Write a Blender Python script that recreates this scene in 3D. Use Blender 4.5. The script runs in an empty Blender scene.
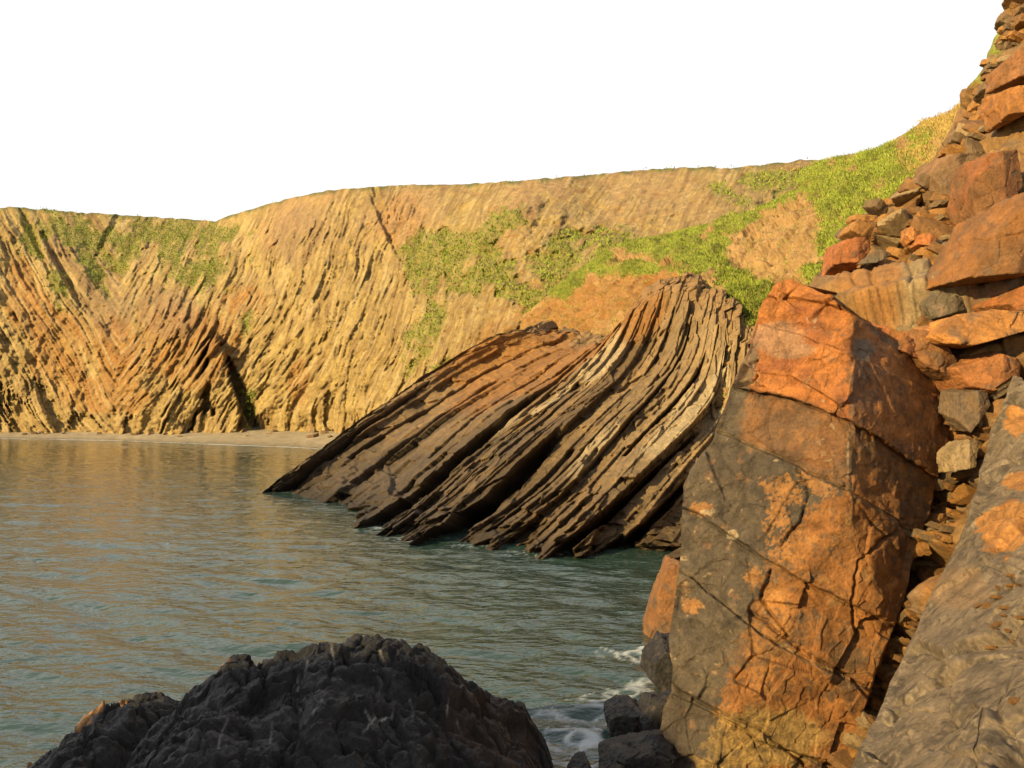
import bpy, math, random
import numpy as np
from mathutils import Vector
S = bpy.context.scene
C = S.collection
R = math.radians

# ------------------------------------------------------------------ camera
F = 900.0; HZ = 412.0; CAMZ = 5.0
PITCH = math.atan((HZ-384)/F)
cd = bpy.data.cameras.new('camera'); cam = bpy.data.objects.new('camera', cd); C.objects.link(cam)
cd.sensor_width = 36; cd.lens = F*36/1024; cd.clip_start = .1; cd.clip_end = 20000
cam.location = (0, 0, CAMZ); cam.rotation_euler = (math.pi/2+PITCH, 0, 0)
S.camera = cam
# ------------------------------------------------------------------ world, sun, exposure
SUN_EL = R(20); SUN_D = Vector((-0.84, -0.54, 0)).normalized()      # horizontal direction towards the sun
w = bpy.data.worlds.new('World'); S.world = w; w.use_nodes = True
nt = w.node_tree; nt.nodes.clear()
out = nt.nodes.new('ShaderNodeOutputWorld'); bg = nt.nodes.new('ShaderNodeBackground')
sky = nt.nodes.new('ShaderNodeTexSky'); sky.sky_type = 'NISHITA'; sky.sun_disc = False
sky.sun_elevation = SUN_EL; sky.sun_rotation = math.atan2(SUN_D.x, SUN_D.y)
sky.air_density = 1.0; sky.dust_density = 2.0
tc = nt.nodes.new('ShaderNodeTexCoord'); mp = nt.nodes.new('ShaderNodeMapping'); mp.inputs['Scale'].default_value = (1, 1, 2.6)
nz = nt.nodes.new('ShaderNodeTexNoise'); nz.inputs['Scale'].default_value = 1.7; nz.inputs['Detail'].default_value = 7
rp = nt.nodes.new('ShaderNodeValToRGB'); rp.color_ramp.elements[0].position = .3; rp.color_ramp.elements[1].position = .62
rp.color_ramp.elements[0].color = (.78, .78, .78, 1); rp.color_ramp.elements[1].color = (.95, .95, .95, 1)
mx = nt.nodes.new('ShaderNodeMix'); mx.data_type = 'RGBA'; mx.inputs[7].default_value = (8.7, 8.65, 8.55, 1)
L = nt.links.new
L(tc.outputs['Generated'], mp.inputs['Vector']); L(mp.outputs['Vector'], nz.inputs['Vector']); L(nz.outputs['Fac'], rp.inputs['Fac'])
sx = nt.nodes.new('ShaderNodeSeparateXYZ'); L(tc.outputs['Generated'], sx.inputs[0])
el = nt.nodes.new('ShaderNodeMapRange'); el.inputs[1].default_value = .45; el.inputs[2].default_value = .85; el.inputs[3].default_value = 1; el.inputs[4].default_value = .42
L(sx.outputs['Z'], el.inputs[0]); em = nt.nodes.new('ShaderNodeMath'); em.operation = 'MULTIPLY'; L(rp.outputs['Color'], em.inputs[0]); L(el.outputs[0], em.inputs[1])
L(em.outputs[0], mx.inputs[0]); L(sky.outputs['Color'], mx.inputs[6]); L(mx.outputs[2], bg.inputs['Color'])
bg.inputs['Strength'].default_value = .072; L(bg.outputs[0], out.inputs['Surface'])
sl = bpy.data.lights.new('sun', 'SUN'); sl.energy = 5.0; sl.angle = R(.6); sl.color = (1, .745, .34)
so = bpy.data.objects.new('sun', sl); C.objects.link(so)
sd = Vector((SUN_D.x*math.cos(SUN_EL), SUN_D.y*math.cos(SUN_EL), math.sin(SUN_EL)))
so.rotation_euler = sd.to_track_quat('Z', 'Y').to_euler(); so.location = sd*60
S.view_settings.view_transform = 'Standard'; S.view_settings.look = 'None'
S.view_settings.exposure = .84; S.view_settings.gamma = 1

# ------------------------------------------------------------------ numpy tools
CP, SP = math.cos(PITCH), math.sin(PITCH)
def at(px, py, Y):
    px, py, Y = np.broadcast_arrays(np.asarray(px, float), np.asarray(py, float), np.asarray(Y, float))
    cx = (px-512)/F; up = (384-py)/F
    s = Y/(CP-SP*up)
    return np.stack([cx*s, Y, CAMZ+(SP+CP*up)*s], -1)
def ywater(py, z=0.0):                     # distance at which the ray of a row meets height z
    up = (384-py)/F
    return (z-CAMZ)/(SP+CP*up)*(CP-SP*up)
_r = np.random.RandomState(7)
PERM = np.tile(_r.permutation(256), 3)
G3 = _r.normal(size=(256, 3)); G3 /= np.linalg.norm(G3, axis=1)[:, None]
RV = _r.rand(4096, 4)
def perlin(P, seed=0):
    P = P + seed*17.31
    i = np.floor(P).astype(np.int64); f = P-i; i &= 255
    u = f*f*f*(f*(f*6-15)+10); res = 0
    for dx in (0, 1):
        for dy in (0, 1):
            for dz in (0, 1):
                h = PERM[PERM[PERM[i[..., 0]+dx]+i[..., 1]+dy & 511]+i[..., 2]+dz & 511]
                g = G3[h]
                d = g[..., 0]*(f[..., 0]-dx)+g[..., 1]*(f[..., 1]-dy)+g[..., 2]*(f[..., 2]-dz)
                ww = (u[..., 0] if dx else 1-u[..., 0])*(u[..., 1] if dy else 1-u[..., 1])*(u[..., 2] if dz else 1-u[..., 2])
                res = res+ww*d
    return res*1.6
def fbm(P, o=4, seed=0, rough=.5):
    a, s, r = 1., 0., 0
    for k in range(o):
        r = r+a*perlin(P, seed+k); s += a; a *= rough; P = P*2.03
    return r/s
def ridged(P, o=4, seed=0):
    a, s, r = 1., 0., 0
    for k in range(o):
        r = r+a*(1-np.abs(perlin(P, seed+k))*2); s += a; a *= .5; P = P*2.1
    return r/s
def worley(P, seed=0):
    i = np.floor(P).astype(np.int64); f1 = np.full(P.shape[:-1], 9.); f2 = f1.copy()
    idn = np.zeros(P.shape[:-1], np.int64); off = np.zeros(P.shape)
    for dx in (-1, 0, 1):
        for dy in (-1, 0, 1):
            for dz in (-1, 0, 1):
                c = i+np.array([dx, dy, dz])
                h = (c[..., 0]*73856093 ^ c[..., 1]*19349663 ^ c[..., 2]*83492791 ^ seed*2654435) & 4095
                d = c+RV[h][..., :3]-P
                q = np.sqrt((d*d).sum(-1)); n = q < f1
                f2 = np.where(n, f1, np.minimum(f2, q)); f1 = np.where(n, q, f1)
                idn = np.where(n, h, idn); off = np.where(n[..., None], -d, off)
    return f1, f2-f1, idn, off
def facet(P, seed=0, step=1., tilt=1.):
    f1, e, idn, off = worley(P, seed)
    rv = RV[(idn*7+13) & 4095]
    return step*(rv[..., 3]-.5)+tilt*((off*(rv[..., :3]-.5)).sum(-1)), e, RV[(idn*3+5) & 4095][..., 0]
def smooth(a, b, x):
    t = np.clip((x-a)/(b-a), 0, 1); return t*t*(3-2*t)
def tps(pts):
    p = np.array(pts, float); n = len(p); XY = p[:, :2]/100; v = 1/p[:, 2]
    def k(r2): return .5*r2*np.log(r2+1e-9)
    d = ((XY[:, None]-XY[None])**2).sum(-1)
    A = np.zeros((n+3, n+3)); A[:n, :n] = k(d)+np.eye(n)*1e-3; A[:n, n] = 1; A[:n, n+1:] = XY; A[n:, :n] = A[:n, n:].T
    wv = np.linalg.solve(A, np.r_[v, 0, 0, 0])
    def fn(x, y):
        x = np.asarray(x, float)/100; y = np.asarray(y, float)/100; r = wv[n]+wv[n+1]*x+wv[n+2]*y
        for q in range(n): r = r+wv[q]*k((x-XY[q, 0])**2+(y-XY[q, 1])**2)
        return 1/r
    return fn
def plane(a, b, c):
    M = np.array([[q[0], q[1], 1] for q in (a, b, c)], float)
    k = np.linalg.solve(M, [1/q[2] for q in (a, b, c)])
    return lambda x, y: k[0]*x+k[1]*y+k[2]
def blur(a, n=1):
    for _ in range(n):
        p_ = np.pad(a, 1, 'edge'); a = (p_[:-2, 1:-1]+p_[2:, 1:-1]+p_[1:-1, :-2]+p_[1:-1, 2:]+4*a)/8
    return a
def pl(x, pts):
    p = np.array(pts, float); return np.interp(x, p[:, 0], p[:, 1])
def spline(xk, yk, x):                     # natural cubic, yk (n, ...)
    xk = np.asarray(xk, float); yk = np.asarray(yk, float); n = len(xk); h = np.diff(xk)
    A = np.eye(n); B = np.zeros_like(yk)
    for i in range(1, n-1):
        A[i, i-1] = h[i-1]; A[i, i] = 2*(h[i-1]+h[i]); A[i, i+1] = h[i]
        B[i] = 6*((yk[i+1]-yk[i])/h[i]-(yk[i]-yk[i-1])/h[i-1])
    M = np.linalg.solve(A, B.reshape(n, -1)).reshape(yk.shape)
    j = np.clip(np.searchsorted(xk, x)-1, 0, n-2); t = np.asarray(x)-xk[j]; hj = h[j]
    ex = (slice(None),)+(None,)*(yk.ndim-1); t = t[ex]; hj = hj[ex]
    return yk[j]+t*((yk[j+1]-yk[j])/hj-hj*(2*M[j]+M[j+1])/6)+t*t*M[j]/2+t**3*(M[j+1]-M[j])/(6*hj)
def normals(P):
    du = np.gradient(P, axis=1); dv = np.gradient(P, axis=0)
    n = np.cross(du, dv); n /= np.linalg.norm(n, axis=-1, keepdims=True)+1e-9
    return n
def face_cam(P, n):                        # orient towards the camera as a whole
    d = ((np.array([0, 0, CAMZ])-P)*n).sum(-1)
    return n if np.median(d) > 0 else -n
def blobs(x, y, lst, warp=0, e0=.05, e1=.45):              # soft albedo patches: (x, y, rx, ry) -> 0..1
    m = np.full(np.shape(x), -9.)
    for b in lst:
        a = R(b[4]) if len(b) > 4 else 0
        dx, dy = x-b[0], y-b[1]
        u = (dx*math.cos(a)+dy*math.sin(a))/b[2]; v = (-dx*math.sin(a)+dy*math.cos(a))/b[3]
        m = np.maximum(m, 1.25-np.sqrt(u*u+v*v))
    return smooth(e0, e1, m+warp)
def mixc(c, col, m):
    return c*(1-m[..., None])+np.array(col)*m[..., None]

# ------------------------------------------------------------------ object tools
def tag(o, label=None, cat=None, group=None, kind=None):
    for k, v in (('label', label), ('category', cat), ('group', group), ('kind', kind)):
        if v: o[k] = v
    return o
def mesh_obj(name, V, Fc, mat, col=None, parent=None, smooth_=True, link=True):
    me = bpy.data.meshes.new(name); V = np.ascontiguousarray(V, np.float32).reshape(-1, 3); Fc = np.ascontiguousarray(Fc, np.int32)
    k = Fc.shape[1]
    me.vertices.add(len(V)); me.vertices.foreach_set('co', V.ravel())
    me.loops.add(Fc.size); me.loops.foreach_set('vertex_index', Fc.ravel())
    me.polygons.add(len(Fc)); me.polygons.foreach_set('loop_start', np.arange(0, Fc.size, k, dtype=np.int32))
    me.polygons.foreach_set('use_smooth', np.full(len(Fc), smooth_))
    me.update(calc_edges=True); me.validate()
    if col is not None:
        at_ = me.color_attributes.new('Col', 'FLOAT_COLOR', 'POINT')
        c = np.ones((len(V), 4), np.float32); cc = col.reshape(len(V), -1); c[:, :cc.shape[1]] = cc
        at_.data.foreach_set('color', c.ravel())
    me.materials.append(mat)
    o = bpy.data.objects.new(name, me)
    if link: C.objects.link(o)
    if parent: o.parent = parent
    return o
def gridf(h, w):
    i = np.arange(h*w).reshape(h, w)
    return np.stack([i[:-1, :-1], i[:-1, 1:], i[1:, 1:], i[1:, :-1]], -1).reshape(-1, 4)
def recentre(o):                           # origin at the middle of the thing's foot
    me = o.data; n = len(me.vertices); v = np.empty(n*3, np.float32); me.vertices.foreach_get('co', v); v = v.reshape(-1, 3)
    c = np.array([(v[:, 0].min()+v[:, 0].max())/2, (v[:, 1].min()+v[:, 1].max())/2, max(0, v[:, 2].min())], np.float32)
    me.vertices.foreach_set('co', (v-c).ravel()); me.update(); o.location = c.tolist()
    return o
def grid_obj(name, P, mat, col, **k):
    n = normals(P); f = gridf(*P.shape[:2])
    if ((np.array([0, 0, CAMZ])-P)*n).sum(-1).mean() > 0: f = f        # keep winding facing the viewer
    else: f = f[:, ::-1]
    return mesh_obj(name, P, f, mat, col, **k)

# ------------------------------------------------------------------ materials
def rock_mat(name, scale=1., bump=.3, rough=.8, var=.35, spec=.3, crack=0., coat=0, crackscale=3.):
    m = bpy.data.materials.new(name); m.use_nodes = True; t = m.node_tree; N = t.nodes; l = t.links.new
    b = N['Principled BSDF']; b.inputs['Roughness'].default_value = rough; b.inputs['Specular IOR Level'].default_value = spec
    a = N.new('ShaderNodeAttribute'); a.attribute_name = 'Col'
    g = N.new('ShaderNodeTexCoord')
    n1 = N.new('ShaderNodeTexNoise'); n1.inputs['Scale'].default_value = 1.6*scale; n1.inputs['Detail'].default_value = 12; n1.inputs['Roughness'].default_value = .68
    n2 = N.new('ShaderNodeTexNoise'); n2.inputs['Scale'].default_value = 11*scale; n2.inputs['Detail'].default_value = 8; n2.inputs['Roughness'].default_value = .7
    l(g.outputs['Object'], n1.inputs['Vector']); l(g.outputs['Object'], n2.inputs['Vector'])
    mr = N.new('ShaderNodeMapRange'); mr.inputs[1].default_value = .3; mr.inputs[2].default_value = .7; mr.inputs[3].default_value = 1-var; mr.inputs[4].default_value = 1+var
    l(n1.outputs['Fac'], mr.inputs[0])
    mr2 = N.new('ShaderNodeMapRange'); mr2.inputs[1].default_value = .3; mr2.inputs[2].default_value = .7; mr2.inputs[3].default_value = 1-var*.8; mr2.inputs[4].default_value = 1+var*.8
    l(n2.outputs['Fac'], mr2.inputs[0])
    mm = N.new('ShaderNodeMath'); mm.operation = 'MULTIPLY'; l(mr.outputs[0], mm.inputs[0]); l(mr2.outputs[0], mm.inputs[1])
    vs = N.new('ShaderNodeVectorMath'); vs.operation = 'SCALE'; l(a.outputs['Color'], vs.inputs[0]); l(mm.outputs[0], vs.inputs['Scale'])
    l(vs.outputs[0], b.inputs['Base Color'])
    h = N.new('ShaderNodeMath'); h.operation = 'MULTIPLY_ADD'; h.inputs[1].default_value = .5
    l(n2.outputs['Fac'], h.inputs[0]); l(n1.outputs['Fac'], h.inputs[2]); hs = h.outputs[0]
    if crack:
        v = N.new('ShaderNodeTexVoronoi'); v.feature = 'DISTANCE_TO_EDGE'; v.inputs['Scale'].default_value = crackscale
        wp = N.new('ShaderNodeVectorMath'); wp.operation = 'MULTIPLY_ADD'; wp.inputs[1].default_value = (.35, .35, .35)
        l(n1.outputs['Color'], wp.inputs[0]); l(g.outputs['Object'], wp.inputs[2]); l(wp.outputs[0], v.inputs['Vector'])
        c = N.new('ShaderNodeMapRange'); c.inputs[1].default_value = 0; c.inputs[2].default_value = .035; c.inputs[3].default_value = -crack; c.inputs[4].default_value = 0
        l(v.outputs['Distance'], c.inputs[0])
        ad = N.new('ShaderNodeMath'); ad.operation = 'ADD'; l(hs, ad.inputs[0]); l(c.outputs[0], ad.inputs[1]); hs = ad.outputs[0]
    bp = N.new('ShaderNodeBump'); bp.inputs['Strength'].default_value = 1; bp.inputs['Distance'].default_value = bump/scale
    l(hs, bp.inputs['Height']); l(bp.outputs[0], b.inputs['Normal'])
    return m
M_far = rock_mat('far_cliff_rock', scale=.45, bump=.45, var=.3)
M_slope = rock_mat('hill_soil', scale=1.2, bump=.16, var=.3)
M_fold = rock_mat('folded_rock', scale=1.4, bump=.16, var=.35)
M_slab = rock_mat('stained_rock', scale=2.2, bump=.12, var=.45, rough=.62, spec=.3, crack=.25, crackscale=1.1)
M_block = rock_mat('block_rock', scale=2.2, bump=.10, var=.4, rough=.75)
M_black = rock_mat('dark_wet_rock', scale=3., bump=.2, var=.45, rough=.42, spec=.28)
M_peb = rock_mat('pebbles', scale=3, bump=.3, var=.3)
def blade_mat(name):
    m = bpy.data.materials.new(name); m.use_nodes = True; N = m.node_tree.nodes; b = N['Principled BSDF']
    a = N.new('ShaderNodeAttribute'); a.attribute_name = 'Col'; m.node_tree.links.new(a.outputs['Color'], b.inputs['Base Color'])
    b.inputs['Roughness'].default_value = .7; b.inputs['Specular IOR Level'].default_value = .2
    return m
M_blade = blade_mat('grass_blades')

TAN = np.array((.45, .32, .11)); RUST = np.array((.33, .145, .032)); BRN = np.array((.19, .115, .048)); GREY = np.array((.125, .10, .078))
GRASS = np.array((.175, .215, .028)); DKG = np.array((.07, .095, .022)); STRAW = np.array((.36, .26, .08))

# ================================================================== FAR CLIFF
topA = [(-260, 190), (-100, 200), (0, 208), (15, 207), (60, 211), (120, 215), (170, 218), (215, 221), (236, 214), (255, 208), (290, 198), (330, 190), (400, 185), (470, 184),
        (540, 179), (600, 174), (650, 169), (700, 167), (730, 168), (770, 164), (800, 160), (825, 160), (900, 158), (1000, 165)]
botA = [(-260, 436), (0, 437), (100, 439), (200, 442), (260, 444), (330, 449), (420, 452), (520, 450), (640, 430), (1000, 420)]
dA = tps([(-260, 438, 200), (0, 438, 192), (100, 440, 174), (200, 442, 163), (330, 446, 146), (420, 446, 118), (520, 430, 98), (640, 400, 84), (760, 380, 80), (1000, 380, 80),
          (-260, 320, 212), (0, 320, 194), (100, 320, 186), (200, 320, 172), (330, 320, 146), (420, 320, 124), (500, 330, 100), (600, 330, 84), (720, 300, 80), (1000, 300, 80),
          (0, 208, 222), (120, 215, 222), (220, 220, 212), (330, 190, 176), (460, 184, 158), (600, 174, 142), (700, 167, 132), (820, 160, 120), (1000, 160, 118), (-260, 190, 236),
          (420, 240, 142), (520, 215, 124), (560, 260, 108), (640, 240, 106), (460, 280, 122), (700, 210, 112)])
W, H = 1050, 300
u = np.linspace(-160, 900, W); v = np.linspace(0, 1, H)
yt = pl(u, topA)+2.4*fbm(np.stack([u/13, u*0, u*0], -1), 5, 3); yb = pl(u, botA)+14
X = np.broadcast_to(u, (H, W)); Yp = yt+(yb-yt)*v[:, None]
D = dA(X, Yp)
ax = 118+9*perlin(np.stack([Yp/40, Yp*0, Yp*0], -1), 5)
kk = np.where(X < ax, .52, np.interp(X, [118, 230, 330, 420, 520, 620], [.5, .5, .33, .38, .55, .6]))
wx = 9*fbm(np.stack([X/75, Yp/90, X*0], -1), 2, 11)+1.5*fbm(np.stack([X/12, Yp/12, X*0], -1), 3, 12)
absx = np.sqrt((X-ax)**2+25)
Q = (Yp-210)*kk+absx+wx                       # across the beds, in pixels of this surface
Lc = Yp-(X-118)*.5                            # along the beds
def aniso(a, b, o, s): return fbm(np.stack([Q/a, Lc/b, Q*0+s*3.7], -1), o, s)
r1 = 1-2*np.abs(aniso(15, 150, 3, 21)); r2 = 1-2*np.abs(aniso(6, 70, 3, 25)); gul = 1-2*np.abs(fbm(np.stack([(X+.35*(Yp-200))/26, Yp/75, X*0], -1), 4, 38, .55))
r3 = aniso(2.2, 26, 3, 29)+.7*fbm(np.stack([X/3, Yp/3, X*0], -1), 3, 27)
fc, fe, frnd = facet(np.stack([Q/8, Lc/44, X*0], -1), 3, 1.0, .9)
fc2, fe2, frnd2 = facet(np.stack([Q/3.2, Lc/17, X*0], -1), 9, .7, .8)
big = fbm(np.stack([X/110, Yp/200, X*0], -1), 2, 2)
vv = v[:, None]
topfade = .55+.45*smooth(0, .15, vv)
gA = blobs(X, Yp, [(75, 235, 60, 26, 20), (30, 245, 14, 40, -15), (200, 265, 48, 38), (165, 232, 70, 18), (90, 268, 14, 40, -35), (120, 240, 30, 30), (215, 235, 35, 18), (60, 280, 22, 26), (250, 405, 9, 30, 10), (245, 320, 8, 18),
                   (510, 220, 16, 12), (480, 240, 30, 12, -25), (425, 265, 22, 34, -20), (450, 250, 40, 22), (430, 330, 14, 42, 25), (475, 275, 38, 20), (520, 290, 40, 14, 20), (545, 310, 40, 10, 30),
                   (560, 265, 30, 25), (590, 300, 22, 26, 20), (620, 262, 30, 25), (600, 235, 20, 10), (450, 375, 16, 14), (770, 180, 30, 12), (730, 195, 20, 8, 30), (570, 235, 14, 8)],
           1.25*fbm(np.stack([X/20, Yp/17, X*0], -1), 6, 31, .62)+.9*aniso(9, 60, 3, 35)-np.where(X > 380, .06, .42))
isoA = fbm(np.stack([X/26, Yp/17, X*0], -1), 6, 37, .58)
soft = 1-.6*gA-.4*np.exp(-((X-118)/34)**2)-.62*smooth(380, 470, X)*smooth(400, 280, Yp)
slot = smooth(.80, .96, 1-2.2*np.abs(aniso(7, 95, 2, 63)))*smooth(-.05, .25, aniso(20, 50, 2, 64))
sh = lambda r_: np.sign(r_)*np.abs(r_)**.7
amp = (1.3*sh(r1)+.65*sh(r2)+.45*r3+1.15*fc+.6*fc2-1.1*slot)*soft+1.5*gul+7*big+(3.6+2.6*smooth(420, 520, X))*isoA*(.7+.45*(1-soft))
# authored buttress and cave shapes at the foot
amp = amp+5*blobs(X, Yp, [(225, 405, 9, 50, -12), (185, 400, 12, 40, 18), (205, 430, 14, 14)], .6*r2)-6*blobs(X, Yp, [(-8, 405, 14, 26), (244, 400, 5, 40, -22)], .5*r3)-2.2*blobs(X, Yp, [(84, 428, 12, 10, 30), (262, 428, 5, 10), (130, 432, 5, 12), (22, 420, 8, 22, -25), (55, 415, 5, 26, -25), (330, 415, 4, 16)], .9*r3+.5*r2)-2.5*blobs(X, Yp, [(62, 270, 3.5, 46, -28), (35, 240, 3.5, 34, -25), (385, 225, 3, 34, -24), (380, 205, 3, 20, -20), (110, 230, 3, 26, 28)], .5*r3)
amp = .85*(.5*amp+.5*blur(amp, 1))
Dd = D-amp*topfade*np.clip(D/160, .45, 1.1)
PA = at(X, Yp, Dd)
# colours
n5 = fbm(np.stack([X/60, Yp/60, X*0], -1), 4, 41)
col = np.broadcast_to(TAN, (H, W, 3)).copy()
col = mixc(col, BRN*1.25, np.clip(.45*smooth(.15, .7, frnd2)+.4*smooth(-.1, .5, aniso(5, 40, 3, 45)), 0, .8))
col = mixc(col, (.50, .37, .17), .7*smooth(.1, .4, aniso(4, 60, 3, 47)))
rust = blobs(X, Yp, [(185, 345, 45, 36), (120, 350, 22, 30, -30), (40, 320, 16, 44, -30), (20, 290, 12, 30), (60, 350, 26, 30), (110, 395, 40, 16), (245, 300, 20, 14), (400, 215, 18, 20), (560, 300, 30, 20), (300, 380, 10, 20), (540, 345, 60, 26)], .5*n5+.3*r2)
col = mixc(col, RUST*1.1, rust*(.42+.35*smooth(-.2, .3, aniso(4, 30, 3, 48))))
col = mixc(col, (.52, .41, .21), .5*smooth(.05, .35, aniso(2.4, 40, 3, 66))); col = mixc(col, (.20, .12, .05), .55*smooth(.05, .35, aniso(2.8, 34, 3, 67)))
col = mixc(col, (.30, .16, .06), .55*smooth(.05, .35, fbm(np.stack([X/18, Yp/9, X*0], -1), 4, 68))*smooth(400, 480, X))
col = mixc(col, (.44, .27, .13), .6*smooth(.35, .0, vv)*smooth(-.2, .3, n5)*(X > 260))
col = mixc(col, (.24, .145, .09), .4*blobs(X, Yp, [(170, 310, 30, 24), (105, 300, 20, 40, -30), (300, 240, 20, 30, 15), (70, 250, 20, 22)], .4*n5+.2*r2))
tone_ = smooth(.2, .6, perlin(np.stack([X/12, Yp/12, X*0], -1), 50))  # random tone variation across the grass patches
gc = GRASS*(1-.4*tone_[..., None])*1.05
thin = np.clip(gA*(.65+.5*fbm(np.stack([X/6, Yp/6, X*0], -1), 3, 55)), 0, 1)
thin = thin*(.75+.25*smooth(-.4, .2, aniso(5, 25, 3, 65))); col = col*(1-thin[..., None]*.82)+gc*thin[..., None]*.82
fringe = (1-smooth(0, .022, vv))*np.ones_like(X)
col = mixc(col, DKG*1.3, fringe*.8*smooth(-.3, .2, fbm(np.stack([u/14, u*0, u*0], -1), 3, 61))[None, :])
wet = smooth(433, 440, Yp-(yb-14-440)*1)
col = col*(1-.45*wet[..., None])
# plateau running back behind the crest
back = []; bc = []
for k, (dy, dz) in enumerate([(3, .3), (10, .6), (30, .2), (90, -3), (260, -25)]):
    b = PA[0].copy(); b[:, 1] += dy; b[:, 0] *= (PA[0][:, 1]+dy)/PA[0][:, 1]; b[:, 2] += dz+0*b[:, 0]; b[:, 2] -= dy*.06; back.insert(0, b); bc.insert(0, np.broadcast_to(GRASS*.8, (W, 3)))
PAx = np.concatenate([np.array(back), PA], 0); colx = np.concatenate([np.array(bc), col], 0)
o = grid_obj('cliff', PAx, M_far, colx)
tag(o, 'tall tan and rust sea cliff with grassy patches closing the far side of the bay', 'cliff', kind='structure')

# blades on the far cliff patches and the crest
def grass_obj(name, P, N, cols, hmin, hmax, wd, rs, n_blade=4, spread=.25):
    n = len(P); m = n*n_blade
    B = np.repeat(P, n_blade, 0)+rs.normal(size=(m, 3))*np.array([spread, spread, spread*.25])
    Hh = rs.uniform(hmin, hmax, m); a = rs.uniform(0, 6.283, m)
    side = np.stack([np.cos(a), np.sin(a), np.zeros(m)], 1)*(wd*rs.uniform(.6, 1.3, m))[:, None]
    up = np.stack([rs.normal(size=m)*.38, rs.normal(size=m)*.38, np.ones(m)], 1)*Hh[:, None]+np.repeat(N, n_blade, 0)*(Hh*.35)[:, None]
    V = np.stack([B-side-up*.15, B+side-up*.15, B+up], 1).reshape(-1, 3)
    cc = np.repeat(cols, n_blade, 0)*rs.uniform(.85, 1.15, (m, 1))
    cc = np.repeat(cc, 3, 0); cc.reshape(-1, 3, 3)[:, 2] *= 1.15
    return mesh_obj(name, V, np.arange(m*3).reshape(-1, 3), M_blade, cc, smooth_=False)
rs = np.random.RandomState(4)
NA = face_cam(PA, normals(PA))
pr = (np.clip(thin-.25, 0, 1)*.7+.01*fringe).ravel(); pr[X.ravel() < -30] = 0; pr = pr*(D.ravel()/150)**2
idx = rs.choice(pr.size, 9000, replace=False, p=pr/pr.sum())
gcol = np.where(rs.rand(len(idx), 1) < .08, STRAW*.8, GRASS*1.05)
tag(grass_obj('cliff_grass', PA.reshape(-1, 3)[idx], NA.reshape(-1, 3)[idx], gcol, .10, .26, .13, rs, 3, .5), 'rough green grass clinging to ledges of the far cliff', 'grass', kind='stuff')

# ================================================================== BEACH, SEABED
ub = np.linspace(-160, 460, 400); vb = np.linspace(0, 1, 40)
shore = pl(ub, [(-160, 437.2), (0, 438), (120, 440), (200, 443), (300, 446.5), (335, 449), (460, 455)])
backY = pl(ub, [(-160, 434.5), (0, 435), (60, 434.2), (130, 435), (200, 436), (260, 434), (300, 433), (340, 434), (460, 440)])
Ysh = ywater(shore); Yback = np.interp(ub, u, D[-20]-1)+9
Yb = Ysh-3+(Yback+3-Ysh)*vb[:, None]
zb = np.interp(vb, [0, .15, 1], [-.35, .2, 2.6])[:, None]*np.interp(ub, [-160, 0, 100, 250, 340, 460], [.35, .45, .7, 1.0, 1.1, 1.0])[None, :]
Xb = (ub-512)/F*Yb
Pb = np.stack([Xb, Yb, zb+.12*fbm(np.stack([Xb/2, Yb/2, Xb*0], -1), 4, 3)], -1)
colb = np.broadcast_to(np.array((.30, .25, .17)), Pb.shape)*(1+.5*fbm(Pb/1.5, 4, 19))[..., None]*(1-.45*smooth(.3, .0, vb))[:, None, None]
tag(grid_obj('beach', Pb, M_peb, colb), 'pale grey pebble beach at the foot of the far cliff', 'beach', kind='structure')
g = 6000
gm = bpy.data.materials.new('seabed'); gm.use_nodes = True; gm.node_tree.nodes['Principled BSDF'].inputs['Base Color'].default_value = (.12, .1, .07, 1)
tag(mesh_obj('ground', np.array([(-g, -g, -6), (g, -g, -6), (g, g, -6), (-g, g, -6)]), np.array([[0, 1, 2, 3]]), gm), 'sea floor and land under the whole bay', 'ground', kind='structure')

# ================================================================== WATER
NR, NC = 620, 760
ry = np.concatenate([-np.geomspace(300, 3, 14), np.linspace(-2, 6.5, 24), np.geomspace(7, 260, NR), np.geomspace(300, 5900, 8)])
ang = np.linspace(-1.05, 1.0, NC)
YY = np.broadcast_to(ry[:, None], (len(ry), NC)).copy()
half = np.where(np.abs(ry) < 8, 8, np.abs(ry))
XX = ang[None, :]*half[:, None]*.95
XX[:, 0] = -5900; XX[:, -1] = 5900
att = 1/(1+(np.maximum(YY, 0)/90)**2)
zz = 0
for k, (lx, ly, a, sd_) in enumerate([(3.6, 1.7, .10, 1), (1.5, .75, .062, 2), (.75, .40, .036, 3), (.36, .2, .010, 4)]):
    c, s = math.cos(.35), math.sin(.35)
    U = XX*c-YY*s; V_ = XX*s+YY*c
    U = U+.5*lx*perlin(np.stack([XX/6, YY/6, XX*0+k], -1), 70+k)
    nq = perlin(np.stack([U/lx, V_/ly, XX*0+.3*k], -1), sd_+80); zz = zz+a*(.8*nq+.35-.9*np.sqrt(nq*nq+.02))
zz = zz*np.where(YY > 6, np.clip(att, .25, 1), .3)
edge = (np.abs(XX) > 1000) | (YY > 280) | (YY < -50)
zz = np.where(edge, -.03, zz)
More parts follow.
